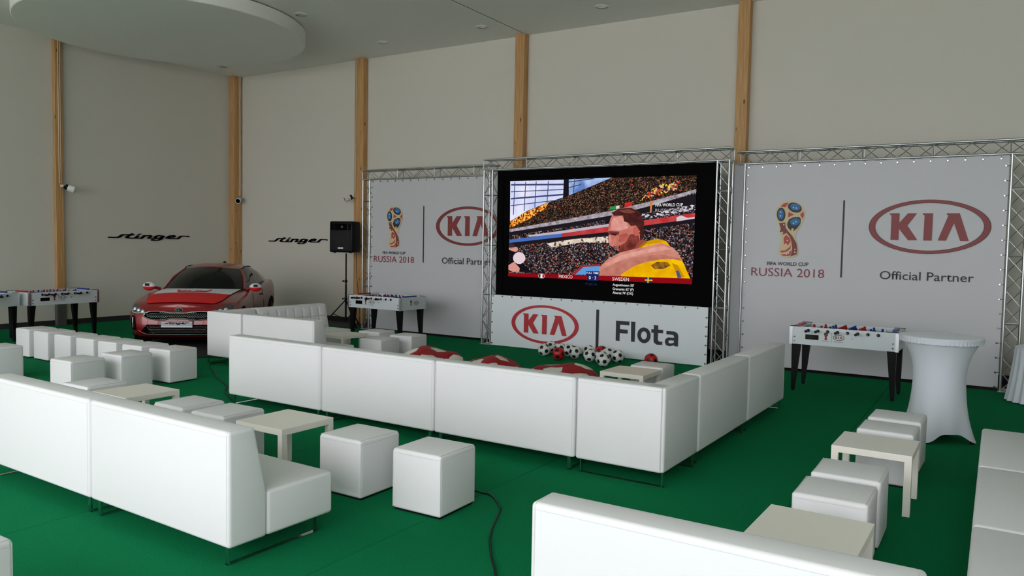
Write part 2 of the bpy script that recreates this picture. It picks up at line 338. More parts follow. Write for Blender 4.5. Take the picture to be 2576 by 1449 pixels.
# texts
#FIFA [(-3.1590415494608313, 1.724174566917243), (-2.5278361419508086, 1.7343623413678824), (-3.1571372967330986, 1.6714965254977137)] RUS [(-3.408635463543185, 1.631049329869508), (-2.290760852083323, 1.6290625642617163), (-3.403624247212491, 1.4895299443138215)]
#OP [(-1.5101622994570576, 1.635537818443393), (-1.5049424377006513, 1.5080849775288927), (-0.296641154687653, 1.5140382697591273), (-0.8998301019686371, 1.6322253480518218), (-0.8947383776162529, 1.5130854590361271)]
#Flota text [(-5.567382079701169, 0.6414013886970313), (-5.557558225475355, 0.29661396043289967), (-4.457054480989676, 0.6177540104067529), (-4.446978268517265, 0.3011714292208709), (-5.557558225475355, 0.29661396043289967)]
SCR={
  'pic':[(-7.867,3.113),(-4.264,3.113),(-4.281,1.415),(-7.870,1.379)],
  'sky1':[(-7.867,3.113),(-6.725,3.107),(-6.734,2.793),(-7.078,2.694),(-7.493,2.550),(-7.855,2.358)],
  'sky2':[(-6.625,3.111),(-5.777,3.120),(-6.151,2.986),(-6.536,2.852),(-6.617,2.822)],
  'orange':[(-7.857,2.336),(-7.691,2.444),(-7.468,2.550),(-7.030,2.704),(-7.100,2.589),(-7.439,2.400),(-7.855,2.232)],
  'tier1':[(-7.865,2.210),(-6.595,2.409),(-5.696,2.557),(-4.858,2.743),(-4.262,2.884),(-4.261,2.837),(-4.856,2.666),(-5.693,2.474),(-6.593,2.337),(-7.864,2.158)],
  'shade1':[(-7.864,2.158),(-6.593,2.337),(-5.693,2.474),(-4.264,2.809),(-4.266,2.640),(-5.202,2.495),(-5.801,2.398),(-6.591,2.265),(-7.862,2.087)],
  'tier2':[(-5.202,2.485),(-4.266,2.640),(-4.269,2.546),(-5.178,2.397)],
  'band_r1':[(-6.753,2.139),(-5.797,2.274),(-5.795,2.177),(-6.739,2.077)],
  'band_r2':[(-5.177,2.374),(-4.273,2.499),(-4.274,2.405),(-5.175,2.284)],
  'band_w':[(-7.457,2.101),(-6.825,2.180),(-5.799,2.318),(-5.797,2.274),(-6.753,2.139),(-7.432,2.070)],
  'band_b':[(-7.861,2.015),(-6.753,2.139),(-6.739,2.077),(-7.859,1.954)],
  'shade2':[(-7.859,1.954),(-6.739,2.077),(-5.795,2.177),(-5.793,2.117),(-6.821,2.003),(-7.858,1.880)],
  'shade3':[(-5.175,2.284),(-4.274,2.405),(-4.272,2.339),(-5.173,2.221)],
  'cream':[(-7.060,1.953),(-6.516,2.044),(-5.825,2.097),(-5.811,1.986),(-6.352,1.985),(-6.937,1.886)],
  'mat_r':[(-6.522,1.402),(-6.330,1.574),(-5.956,1.614),(-5.951,1.423)],
  'mat_b':[(-6.452,1.405),(-6.290,1.546),(-5.973,1.576),(-5.974,1.422)],
  'sp_hair':[(-7.870,1.956),(-7.782,1.942),(-7.717,1.883),(-7.806,1.849),(-7.868,1.859)],
  'sp_skin':[(-7.868,1.869),(-7.704,1.883),(-7.652,1.830),(-7.728,1.785),(-7.867,1.826)],
  'sp_body':[(-7.869,1.826),(-7.728,1.785),(-7.764,1.698),(-7.750,1.644),(-7.545,1.574),(-7.367,1.423),(-7.860,1.406)],
  'sp_white':[(-7.500,1.676),(-7.512,1.628),(-7.549,1.588),(-7.603,1.564),(-7.664,1.563),(-7.720,1.583),(-7.759,1.621),(-7.774,1.669),(-7.761,1.719),(-7.724,1.759),(-7.669,1.782),(-7.608,1.783),(-7.553,1.762),(-7.515,1.724)],
  'sp_arm':[(-7.871,1.532),(-7.749,1.601),(-7.619,1.486),(-7.630,1.414),(-7.770,1.409),(-7.869,1.445)],
  'shirt':[(-5.269,1.906),(-5.083,2.026),(-4.919,2.071),(-4.755,2.031),(-4.671,1.936),(-4.538,1.842),(-4.422,1.635),(-4.316,1.416),(-5.576,1.396),(-5.514,1.523),(-5.370,1.726)],
  'blob':[(-5.009,1.617),(-4.907,1.679),(-4.723,1.680),(-4.661,1.624),(-4.781,1.562),(-4.945,1.549)],
  'arm':[(-5.973,1.406),(-5.977,1.548),(-5.825,1.694),(-5.588,1.820),(-5.248,1.902),(-4.835,1.999),(-4.630,1.927),(-4.527,1.823),(-4.464,1.706),(-4.624,1.729),(-4.827,1.724),(-5.073,1.674),(-5.281,1.609),(-5.491,1.483),(-5.597,1.400)],
  'face':[(-5.748,2.468),(-5.543,2.516),(-5.409,2.338),(-5.259,2.279),(-5.221,2.064),(-5.291,1.925),(-5.395,1.854),(-5.588,1.830),(-5.677,1.882),(-5.788,1.946),(-5.810,2.016),(-5.797,2.117),(-5.828,2.173),(-5.810,2.318),(-5.779,2.418)],
  'neck':[(-5.481,1.862),(-5.232,2.083),(-5.104,2.026),(-5.247,1.896),(-5.395,1.844)],
  'hair':[(-5.764,2.508),(-5.631,2.573),(-5.417,2.598),(-5.245,2.524),(-5.151,2.338),(-5.164,2.064),(-5.220,2.034),(-5.231,2.201),(-5.301,2.289),(-5.397,2.279),(-5.452,2.338),(-5.528,2.358),(-5.546,2.461),(-5.715,2.454)],
  'beard':[(-5.623,1.919),(-5.485,2.001),(-5.403,2.141),(-5.255,2.142),(-5.231,2.044),(-5.301,1.915),(-5.405,1.844),(-5.599,1.826)],
  'brow':[(-5.821,2.187),(-5.609,2.183),(-5.614,2.135),(-5.683,2.108),(-5.815,2.137)],
  'mouth':[(-5.726,1.921),(-5.591,1.940),(-5.594,1.896),(-5.677,1.886)],
  'ear':[(-5.248,2.198),(-5.248,2.154),(-5.262,2.120),(-5.287,2.105),(-5.316,2.113),(-5.342,2.141),(-5.357,2.183),(-5.358,2.227),(-5.343,2.261),(-5.318,2.276),(-5.289,2.269),(-5.263,2.240)],
  'bar':[(-7.870,1.390),(-4.281,1.419),(-4.282,1.324),(-7.871,1.323)],
  'box1':[(-6.231,1.478),(-5.966,1.483),(-5.969,1.416),(-6.229,1.413)],
  'box2':[(-6.211,1.413),(-5.985,1.416),(-5.986,1.310),(-6.208,1.311)],
  'flagm':[(-7.217,1.356),(-7.181,1.399),(-7.100,1.400),(-7.065,1.355),(-7.100,1.313),(-7.181,1.314)],
  'flagm_g':[(-7.209,1.356),(-7.178,1.395),(-7.161,1.396),(-7.164,1.315),(-7.176,1.317)],
  'flagm_r':[(-7.120,1.397),(-7.102,1.398),(-7.072,1.355),(-7.103,1.317),(-7.122,1.317)],
  'flags':[(-5.116,1.363),(-5.080,1.411),(-5.002,1.412),(-4.966,1.365),(-5.002,1.316),(-5.079,1.317)],
  'flags_v':[(-5.061,1.410),(-5.040,1.411),(-5.041,1.317),(-5.062,1.316)],
  'flags_h':[(-5.110,1.373),(-4.972,1.372),(-4.972,1.353),(-5.109,1.353)],
  'trophy':[(-5.066,2.685),(-5.038,2.711),(-5.008,2.684),(-5.023,2.620),(-5.026,2.513),(-5.057,2.514),(-5.056,2.620)],
}
# FULLTIME x -6.223 -5.974 z 1.426 1.467
# S03 x -6.170 -6.028 z 1.332 1.389
# MEX x -6.776 -6.498 z 1.331 1.390
# SWE x -5.714 -5.402 z 1.329 1.389
# AUG x -5.707 -5.305 z 1.227 1.279
# GRA x -5.705 -5.311 z 1.155 1.209
# ALV x -5.703 -5.318 z 1.091 1.143
# FWC x -4.957 -4.477 z 2.607 2.661
# RUS x -4.959 -4.474 z 2.515 2.573
# FIFA x -6.229 -5.991 z 1.221 1.274
# TV x -4.915 -4.582 z 2.910 2.975
# seams [(-3.3190468986111346, 4.91475898608039), (-3.3001393794358314, 5.805279577519318), (-5.3633788225792705, 2.4910598729321154), (-5.319135168160773, 2.961929713203057), (-5.348556399633336, 4.852176444925392), (-5.345820082224361, 5.175011260883223), (-11.468364704933458, 5.562609005800419), (-11.507288181124322, 5.883074331665886), (-15.879479189176825, 9.146013665760263), (-15.991100965596905, 9.672782511366266), (-3.2697859823600433, 3.165537752112474), (-3.29535084560773, 3.980775821758643)]
# balls
# w [-6.639 11.723]
# w [-6.71  12.086]
# w [-6.511 11.986]
# r [-6.211 11.454]
# w [-6.272 11.927]
# w [-6.077 11.788]
# w [-5.952 11.991]
# w [-5.713 11.611]
# r [-5.746 12.014]
# w [-5.577 11.865]
# w [-5.467 11.539]
# w [-5.292 11.287]
# w [-5.289 11.803]
# r [-4.686 11.696]
# bags [-6.775  8.948] [-6.057  9.063] [-4.755  9.031] [-4.329  8.187] [-6.5    8.358]
# cocktail [-0.458  8.804] [0.228 0.713] [ 0.15  -0.003]
# speaker [-13.006   2.352] [-12.308   1.637] [-12.583   1.014]
# table top cocktail [array([-0.837,  8.745]), array([-0.091,  8.863])] [array([-0.533, 10.172]), array([-0.502,  9.589]), array([-0.472,  9.006])] [array([-0.444,  8.594]), array([-0.419,  8.101]), array([-0.393,  7.608])]
FLOTA={
  'F':[(-5.565,0.646),(-5.317,0.646),(-5.320,0.580),(-5.491,0.582),(-5.491,0.504),(-5.343,0.503),(-5.347,0.437),(-5.492,0.435),(-5.493,0.297),(-5.563,0.301)],
  'l':[(-5.285,0.649),(-5.209,0.649),(-5.212,0.306),(-5.277,0.305)],
  't':[(-4.874,0.619),(-4.796,0.617),(-4.799,0.548),(-4.707,0.548),(-4.710,0.492),(-4.797,0.490),(-4.798,0.370),(-4.773,0.349),(-4.715,0.349),(-4.719,0.296),(-4.815,0.292),(-4.865,0.325),(-4.871,0.364),(-4.873,0.489),(-4.914,0.488),(-4.914,0.546),(-4.870,0.547)],
  'a':[(-4.649,0.536),(-4.511,0.537),(-4.458,0.512),(-4.442,0.467),(-4.444,0.292),(-4.503,0.291),(-4.508,0.309),(-4.586,0.284),(-4.646,0.297),(-4.672,0.346),(-4.662,0.397),(-4.615,0.431),(-4.515,0.432),(-4.516,0.462),(-4.537,0.480),(-4.647,0.479)],
  'h':[(-4.596,0.382),(-4.513,0.384),(-4.514,0.352),(-4.552,0.335),(-4.595,0.334),(-4.610,0.356)],
  'o':(-5.046,0.432,0.119,0.133,0.055,0.069),
}
SCR.update({
  'forehead':[(-5.725,2.418),(-5.584,2.457),(-5.473,2.338),(-5.449,2.239),(-5.599,2.199),(-5.773,2.208),(-5.777,2.338)],
  'nose_hi':[(-5.815,2.117),(-5.771,2.117),(-5.746,2.017),(-5.789,1.977),(-5.805,2.017)],
  'cheek':[(-5.618,2.119),(-5.468,2.160),(-5.424,2.121),(-5.485,2.021),(-5.615,1.999)],
  'eye':[(-5.761,2.154),(-5.651,2.148),(-5.672,2.118),(-5.749,2.124)],
  'teeth':[(-5.689,1.918),(-5.608,1.927),(-5.612,1.911),(-5.677,1.904)],
  'arm_shade':[(-5.973,1.406),(-5.942,1.508),(-5.670,1.638),(-5.243,1.758),(-4.829,1.807),(-4.505,1.747),(-4.464,1.706),(-4.624,1.729),(-4.827,1.724),(-5.073,1.674),(-5.281,1.609),(-5.491,1.483),(-5.597,1.400)],
  'arm_hi':[(-5.867,1.612),(-5.565,1.781),(-5.142,1.878),(-4.793,1.953),(-4.649,1.898),(-5.036,1.832),(-5.498,1.722),(-5.800,1.574)],
  'fold1':[(-5.083,2.026),(-4.919,2.067),(-4.795,2.030),(-4.917,1.990),(-5.082,1.968)],
  'fold2':[(-4.642,1.667),(-4.541,1.631),(-4.415,1.444),(-4.494,1.418),(-4.578,1.534)],
  'badge':[(-4.568,1.535),(-4.518,1.546),(-4.464,1.423),(-4.534,1.417)],
  'collar':[(-5.248,1.916),(-5.104,2.026),(-5.072,2.003),(-5.216,1.897)],
  'fg':[(-5.807,2.612),(-5.687,2.627),(-5.685,2.573),(-5.805,2.558)],
  'fw':[(-5.687,2.627),(-5.622,2.636),(-5.620,2.581),(-5.685,2.573)],
  'fr':[(-5.526,2.675),(-5.388,2.697),(-5.385,2.624),(-5.520,2.605)],
  'board_w2':[(-4.586,2.425),(-4.507,2.457),(-4.388,2.415),(-4.275,2.433),(-4.274,2.405),(-4.584,2.358)],
  'hairhi':[(-5.630,2.547),(-5.437,2.571),(-5.308,2.515),(-5.414,2.496),(-5.543,2.507)],
})

# ================================================================== THE ROOM
XL, XR, YB, ZC = -17.23, 9.0, 13.72, 6.164
b = MB().box(XL - .4, XR + .4, FACADE - .4, YB + .4, -0.20, -0.006)
floor = struct('floor', b, M_SUB); floor['label'] = 'dark screed under the green carpet'
# green carpet laid in two metre strips, joints as fine gaps
sx = [-3.30 + 2.04 * k for k in range(-7, 7)]
edges = [XL] + [x for x in sx if XL + .3 < x < XR - .3] + [XR]
for i in range(len(edges) - 1):
    obj('carpet_strip', MB().box(edges[i] + .0025, edges[i+1] - .0025, FACADE, YB, -0.006, 0.0), M_CARPET, floor)
struct('ceiling', MB().box(XL - .4, XR + .4, FACADE - .4, YB + .4, ZC, ZC + .3), M_CEIL)
struct('wall_back', MB().box(XL - .4, XR + .4, YB, YB + .3, 0, ZC), M_WALL)
struct('wall_left', MB().box(XL - .3, XL, FACADE, YB, 0, ZC), M_WALL)
struct('wall_right', MB().box(XR, XR + .3, FACADE, YB, 0, ZC), M_WALLR)
struct('baseboard_back', MB().box(XL, XR, YB - .018, YB, 0.0, .11), M_BASE)
struct('baseboard_left', MB().box(XL, XL + .018, FACADE, YB - .02, 0.0, .11), M_BASE)
struct('trim_1', MB().box(-8.315, -8.300, 0, YB - .05, ZC - .0015, ZC + .01), M_BASE)
struct('trim_2', MB().box(-14.4, XR, 12.80, YB - .019, 0, .003), mat('dark_floor_edge', rgb(26, 24, 25), .7))
# glass front behind the camera
fw = MB(); xs = [XL] + [q for w in WIN for q in w] + [XR]
for i in range(0, len(xs) - 1, 2): fw.box(xs[i], xs[i+1], FACADE - .3, FACADE, 0, ZC)
for a, c in WIN:
    fw.box(a, c, FACADE - .3, FACADE, 0, WZ0); fw.box(a, c, FACADE - .3, FACADE, WZ1, ZC)
struct('wall_front', fw, M_WALLR)
def glass():
    m = bpy.data.materials.new('window_glass'); m.use_nodes = True; nt = m.node_tree
    for n in list(nt.nodes): nt.nodes.remove(n)
    o = nt.nodes.new('ShaderNodeOutputMaterial'); t = nt.nodes.new('ShaderNodeBsdfTransparent'); g = nt.nodes.new('ShaderNodeBsdfGlossy')
    x = nt.nodes.new('ShaderNodeMixShader'); x.inputs[0].default_value = .06; g.inputs['Roughness'].default_value = .02
    t.inputs[0].default_value = (.95, .97, .96, 1)
    nt.links.new(t.outputs[0], x.inputs[1]); nt.links.new(g.outputs[0], x.inputs[2]); nt.links.new(x.outputs[0], o.inputs[0])
    return m
M_GLASS = glass()
for k, (a, c) in enumerate(WIN):
    f = MB(); y0, y1 = FACADE - .2, FACADE - .12
    f.box(a, a + .06, y0, y1, WZ0, WZ1).box(c - .06, c, y0, y1, WZ0, WZ1).box(a + .06, c - .06, y0, y1, WZ0, WZ0 + .06).box(a + .06, c - .06, y0, y1, WZ1 - .06, WZ1)
    mx = (a + c) / 2; f.box(mx - .03, mx + .03, y0, y1, WZ0 + .06, WZ1 - .06)
    w = struct('window_%d' % (k + 1), f, M_STEEL)
    for q0, q1 in ((a + .06, mx - .03), (mx + .03, c - .06)):
        obj('pane', MB().box(q0, q1, y0 + .03, y0 + .045, WZ0 + .06, WZ1 - .06), M_GLASS, w)

struct('ground_outside', MB().box(-60, 60, -70, FACADE - .4, -.25, -.05), mat('paving', rgb(186, 184, 180), .9))

# ---- round ceiling canopy
o = thing('ceiling_canopy', 'large white round canopy hanging under the ceiling above the red car', 'canopy', (-14.01, 9.525, ZC))
obj('disc', MB().lathe([(0, -.25), (2.59, -.25), (2.607, -.235), (2.607, -.02), (2.59, 0), (0, 0)], 96).mesh('disc', 40), M_CEIL, o, loc=(0, 0, -.015))
obj('shadow_gap', MB().lathe([(0, -.02), (2.57, -.02), (2.57, 0), (0, 0)], 64), M_BASE, o)

# ---- recessed downlights
spots = [(-11.33, 10.47, 'recessed ceiling downlight just right of the round canopy'), (-11.32, 12.75, 'small recessed ceiling downlight right of the third wooden post'),
         (-8.78, 12.77, 'recessed ceiling downlight left of the dark ceiling joint'), (-6.18, 12.71, 'recessed ceiling downlight right of the dark ceiling joint'),
         (-16.37, 12.63, 'recessed ceiling downlight at the rim of the canopy near the corner post')]
for x, y, lb in spots:
    d = thing('downlight', lb, 'ceiling light', (x, y, ZC), group='ceiling downlights')
    obj('bezel', MB().lathe([(.10, -.012), (.12, -.010), (.125, 0), (.095, 0), (.09, -.006)], 20), M_WHITE, d)
    obj('reflector', MB().lathe([(0, -.002), (.092, -.006)], 20), M_CHROME, d)

# ---- wooden posts with conduits and spotlights
def post(x0, x1, y0, y1, z0, label, conduits=()):
    t = thing('wooden_post', label, 'post', ((x0 + x1) / 2, (y0 + y1) / 2, 0))
    cx, cy = (x0 + x1) / 2, (y0 + y1) / 2
    me = rbox('post_beam', x1 - x0, y1 - y0, ZC - z0, .006, 1, (0, 0, z0))
    obj('beam', me, M_WOOD, t)
    if z0 > 0: obj('steel_shoe', MB().box(x0 - cx, x1 - cx + .03, y0 - cy - .01, y1 - cy + .01, 0, z0), M_STEEL, t)
    for px, py, zb in conduits:
        obj('conduit', MB().cyl((px - cx, py - cy, zb), (px - cx, py - cy, ZC), .012, 8), mat('conduit_pale', rgb(214, 190, 160), .5), t)
    return t
post(XL + .008, XL + .10, 8.98, 9.15, .78, 'slim wooden post on the left wall with a grey steel foot', [(XL + .112, 9.05, 3.06), (XL + .112, 9.085, 3.06)])
post(XL + .008, XL + .20, YB - .26, YB - .008, 0, 'wooden corner post behind the red car', [(XL + .215, YB - .10, 3.06), (XL + .215, YB - .06, 3.06)])
post(-12.90, -12.62, YB - .15, YB - .008, 0, 'wooden post behind the black loudspeaker', [(-12.87, YB - .165, 3.06), (-12.83, YB - .165, 3.06)])
post(-8.50, -8.28, YB - .17, YB - .002, 0, 'wooden post above the left corner of the video screen')
post(-3.99, -3.79, YB - .17, YB - .002, 0, 'wooden post above the right corner of the video screen')
def spotlight(loc, aim, label):
    t = thing('wall_spotlight', label, 'spotlight', loc, group='track spotlights on the posts')
    a = Vector(aim).normalized()
    obj('driver_box', MB().box(-.03, .03, -.05, .05, -.025, .025), M_WHITE, t)
    obj('swivel', MB().cyl((0, 0, -.01), a * .09, .035, 12), M_BLACK, t)
    h = obj('lamp_head', MB().tube([a * .07, a * .09, a * .21], [.05, .066, .072], 18).mesh('lamp_head', 40), M_WHITE, t)
    obj('rear_collar', MB().tube([a * .03, a * .075], [.05, .062], 16), M_BLACK, h)
    obj('lens', MB().tube([a * .211, a * .214], [.058, .056], 18), M_BLACKG, h)
spotlight((XL + .14, 9.12, 3.0), (.35, .75, -.3), 'white and black spotlight on the slim left wall post')
spotlight((XL + .24, YB - .10, 3.0), (.5, -.7, -.35), 'white and black spotlight on the wooden corner post')
spotlight((-12.87, YB - .20, 2.98), (-.5, -.7, -.35), 'white and black spotlight on the post above the loudspeaker')

# ---- raised script lettering on the walls
def script_mesh(w, h, d, place, sc=1.0):
    b = MB()
    for st in STING:
        P = [(u * sc, v * sc) for u, v in st]
        for i in range(len(P) - 1):
            (x0, z0), (x1, z1) = P[i], P[i+1]
            # pen nib: wider across slanted strokes
            steep = abs(z1 - z0) / (math.hypot(x1 - x0, z1 - z0) + 1e-6)
            hw = w * (.55 + .9 * steep) / 2; hz = h / 2
            pts = [(x0 - hw, z0 - hz), (x0 + hw, z0 - hz), (x1 + hw, z1 - hz), (x1 + hw, z1 + hz), (x1 - hw, z1 + hz), (x0 - hw, z0 + hz)] if x1 >= x0 and z1 >= z0 else None
            ring8 = [(sx_ * hw, sz_ * hz) for sx_, sz_ in ((-1, -.5), (-.6, -1), (.6, -1), (1, -.5), (1, .5), (.6, 1), (-.6, 1), (-1, .5))]
            cl = [(x0 + a, z0 + c) for a, c in ring8] + [(x1 + a, z1 + c) for a, c in ring8]
            b.prism(hull(cl), place, d)
    return b
def hull(P):
    P = sorted(set(P)); 
    def half(Q):
        r = []
        for p in Q:
            while len(r) > 1 and (r[-1][0]-r[-2][0])*(p[1]-r[-2][1]) - (r[-1][1]-r[-2][1])*(p[0]-r[-2][0]) <= 0: r.pop()
            r.append(p)
        return r
    a = half(P); c = half(P[::-1]); return a[:-1] + c[:-1]
o = obj('wall_lettering', script_mesh(.062, .026, .02, lambda u, v, e: (XL + .002 + e, 11.22 + u, 1.925 + v)), M_BLACK)
tag(o, 'black script word stinger mounted on the wall left of the corner post', 'lettering', 'script words on the walls')
o = obj('wall_lettering', script_mesh(.062, .026, .02, lambda u, v, e: (-14.93 + u, YB - .002 - e, 1.905 + v)), M_BLACK)
tag(o, 'black script word stinger mounted on the wall beside the loudspeaker', 'lettering', 'script words on the walls')

# ================================================================== TRUSSES, BANNERS, SCREEN
TS = .195; CR = .0175
def truss_seg(root, p0, p1, u, v, lac, step=.24):
    """box truss between p0 and p1 (corner chord), u/v = section vectors"""
    p0, p1, u, v = Vector(p0), Vector(p1), Vector(u), Vector(v)
    org = [Vector((0, 0, 0)), u, u + v, v]
    for q in org: obj('chord', MB().cyl(p0 + q, p1 + q, CR, 10).mesh('chord', 40), M_ALU, root)
    L = (p1 - p0).length; n = max(2, int(round(L / step))); d = (p1 - p0) / n
    for a in range(4):
        q0, q1 = org[a], org[(a + 1) % 4]
        for i in range(n):
            s, e = p0 + d * i, p0 + d * (i + 1)
            m0, m1 = (q0, q1) if (i + a) % 2 == 0 else (q1, q0)
            lac.cyl(s + m0, e + m1, .006, 5)
        for i in range(0, n + 1, 4): lac.cyl(p0 + d * i + q0, p0 + d * i + q1, .009, 5)
def truss(label, segs):
    t = thing('truss_frame', label, 'truss', (sum(s[0][0] for s in segs) / len(segs), segs[0][0][1], 0))
    o = Vector(t.location); lac = MB()
    for p0, p1, u, v in segs: truss_seg(t, Vector(p0) - o, Vector(p1) - o, u, v, lac)
    obj('lacing', lac, M_ALUD, t, kind='stuff')
    for p0, p1, u, v in segs:
        if p0[2] < .1 and p1[2] > 1: obj('base_plate', MB().box(p0[0] - o.x - .03, p0[0] - o.x + TS + .03, p0[1] - o.y - .03, p0[1] - o.y + TS + .03, 0, .012), M_ALU, t)
    return t
U, V, Z_ = (TS, 0, 0), (0, TS, 0), (0, 0, TS)
YT, YC = 12.75, 12.345
truss('silver lattice truss frame around the left sponsor banner', [((-11.85, YT, .012), (-11.85, YT, 3.275), U, V), ((-11.867, YT, 3.275), (-8.42, YT, 3.275), V, Z_)])
truss('silver lattice truss frame around the large video screen', [((-8.385, YC, .012), (-8.385, YC, 3.325), U, V), ((-3.89, YC, .012), (-3.89, YC, 3.325), U, V), ((-8.402, YC, 3.325), (-3.678, YC, 3.325), V, Z_)])
truss('silver lattice truss frame around the right sponsor banner', [((.085, YT, .012), (.085, YT, 3.295), U, V), ((-3.56, YT, .012), (-3.56, YT, 3.295), (.001, 0, 0), V), ((-3.69, YT, 3.295), (.297, YT, 3.295), V, Z_)])

def grommets(root, pts, y):
    b = MB()
    for x, z, dx, dz in pts:
        b.tube([(x, y - .001, z), (x, y - .008, z)], [.016, .011], 8, 0); b.tube([(x, y - .006, z), (x + dx, y + .02, z + dz)], .004, 5, 1)
    obj('grommet', b, [M_CHROME, M_BLACK], root, kind='stuff')
def banner_print(root, cx, kx, y, kred, edge, op=True):
    """cup emblem with its lettering, dividing bar, oval logo"""
    def tr(k): return [(cx + u, 2.245 + v) for u, v in TROPHY[k]]
    flat('emblem', [tr('outline')], y, .001, M_CREAM, root)
    for k in TROPHY:
        if k[0] == 'o': continue
        nm, dd, mm = {'r': ('emblem_red', .002, M_TRED), 'd': ('emblem_brown', .0018, M_TDRED), 'k': ('emblem_black', .0025, M_INK), 'b': ('emblem_blue', .003, M_TBLUE), 'w': ('emblem_star', .0035, M_TWHITE), 'f': ('emblem_ball', .0035, M_CREAM)}[k[0]]
        flat(nm, [tr(k)], y, dd, mm, root)
    text('lettering', 'FIFA WORLD CUP', cx - .326, cx + .305, 1.672, 1.728, y, M_INK, root, bold=.016)
    text('lettering', 'RUSSIA 2018', cx - .573, cx + .542, 1.495, 1.628, y, M_CRIMSON, root, bold=-.004)
    flat('dividing_bar', [[(cx + .775, 1.515), (cx + .798, 1.515), (cx + .798, 2.690), (cx + .775, 2.690)]], y, .002, M_INK, root)
def kia(root, cx, cz, rx, y, red, edge, back=None):
    if edge: ring('oval_edge', cx, cz, rx, rx * .5007, rx * .886, rx * .437, y, .0012, edge, root)
    e = .985 if edge else 1.0
    ring('oval', cx, cz, rx * e, rx * .5007 * e, rx * (.896 if edge else .886), rx * (.445 if edge else .437), y, .002, red, root)
    flat('logo_letter', [[(cx + u * rx, cz + v * rx) for u, v in KIA['K']]], y, .002, red, root)
    flat('logo_letter', [[(cx + u * rx, cz + v * rx) for u, v in KIA['I']]], y, .002, red, root)
    flat('logo_letter', [[(cx + u * rx, cz + v * rx) for u, v in KIA['A']]], y, .002, red, root)
def banner(label, x0, x1, z0, z1, y, m, side=True):
    t = thing('banner', label, 'banner', ((x0 + x1) / 2, y, 0)); ox = (x0 + x1) / 2
    b = MB(); b.grid(lambda a, c: (x0 - ox + (x1 - x0) * a, .004 * math.sin(a * 40) * (c - .5) ** 2, z0 + (z1 - z0) * c), 48, 24)
    s = obj('cloth', b.mesh('cloth', 60), m, t)
    bk = MB().box(x0 - ox, x1 - ox, .006, .010, z0, z1); obj('backing', bk, m, t)
    return t, ox
class Off:      # helper: print onto a banner in world x
    pass
def shift(t):   # children built in world coordinates
    for c in t.children:
        if c.name.split('.')[0] not in ('cloth', 'backing'): c.location = (-t.location.x, -t.location.y, 0)
tl, ox = banner('white sponsor banner left of the video screen, partly hidden behind its frame', -11.625, -8.20, .05, 3.255, YT + .02, M_BANNER)
banner_print(tl, -10.955, -9.07, YT + .012, None, None)
kia(tl, -9.06, 2.275, .785, YT + .012, M_KRED, M_KEDGE)
text('lettering', 'Official Partner', -9.68, -8.465, 1.508, 1.636, YT + .012, M_INK, tl, bold=.004)
gp = [(x, 3.225, 0, .05) for x in [-11.58 + .21 * k for k in range(15)]] + [(-11.595, z, -.05, 0) for z in [.1 + .215 * k for k in range(15)]]
grommets(tl, gp, YT + .015); shift(tl)
tr_, ox = banner('white sponsor banner right of the video screen behind the foosball table', -3.545, .055, .05, 3.275, YT + .02, M_BANNER)
banner_print(tr_, -2.833, -.903, YT + .012, None, None)
kia(tr_, -.903, 2.291, .785, YT + .012, M_KRED, M_KEDGE)
text('lettering', 'Official Partner', -1.508, -.297, 1.510, 1.636, YT + .012, M_INK, tr_, bold=.004)
gp = [(x, 3.235, 0, .05) for x in [-3.5 + .216 * k for k in range(17)]] + [(-3.51, z, -.05, 0) for z in [.1 + .215 * k for k in range(15)]] + [(.015, z, .06, 0) for z in [.06 + .205 * k for k in range(16)]]
grommets(tr_, gp, YT + .015); shift(tr_)
tf, ox = banner('low white banner with red oval logo below the video screen', -8.155, -3.955, .012, .968, YC - .022, M_FLOTA)
kia(tf, -6.988, .478, .705, YC - .03, M_KRED2, None)
flat('dividing_bar', [[(-5.945, .10), (-5.893, .10), (-5.893, .815), (-5.945, .815)]], YC - .03, .002, M_INK, tf)
for k in ('F', 'l', 't', 'a'): flat('letter', [FLOTA[k]], YC - .03, .002, M_INK, tf)
ring('letter', FLOTA['o'][0], FLOTA['o'][1], FLOTA['o'][2], FLOTA['o'][3], FLOTA['o'][4], FLOTA['o'][5], YC - .03, .002, M_INK, tf)
flat('letter_counter', [FLOTA['h']], YC - .03, .0026, M_FLOTA, tf)
gp = [(x, .945, 0, 0) for x in [-8.12 + .21 * k for k in range(20)]] + [(-8.13, z, -.03, 0) for z in (.05, .25, .45, .65, .8)] + [(-3.98, z, .05, 0) for z in (.05, .2, .35, .5, .65, .8)]
grommets(tf, gp, YC - .027); shift(tf)
# white side panel between the screen frame and the right banner
sp = thing('side_banner', 'narrow white cloth panel closing the gap right of the screen frame', 'banner', (-3.63, 12.65, 0))
pa, pb = Vector((-3.675, 12.575, 0)) - sp.location, Vector((-3.575, 12.74, 0)) - sp.location
obj('cloth', MB().grid(lambda a, c: pa.lerp(pb, a) + Vector((0, 0, .03 + 3.24 * c)), 2, 8), M_BANNER, sp)
obj('backing', MB().grid(lambda a, c: pa.lerp(pb, a) + Vector((-.006, .004, .03 + 3.24 * c)), 2, 8), M_BANNER, sp)

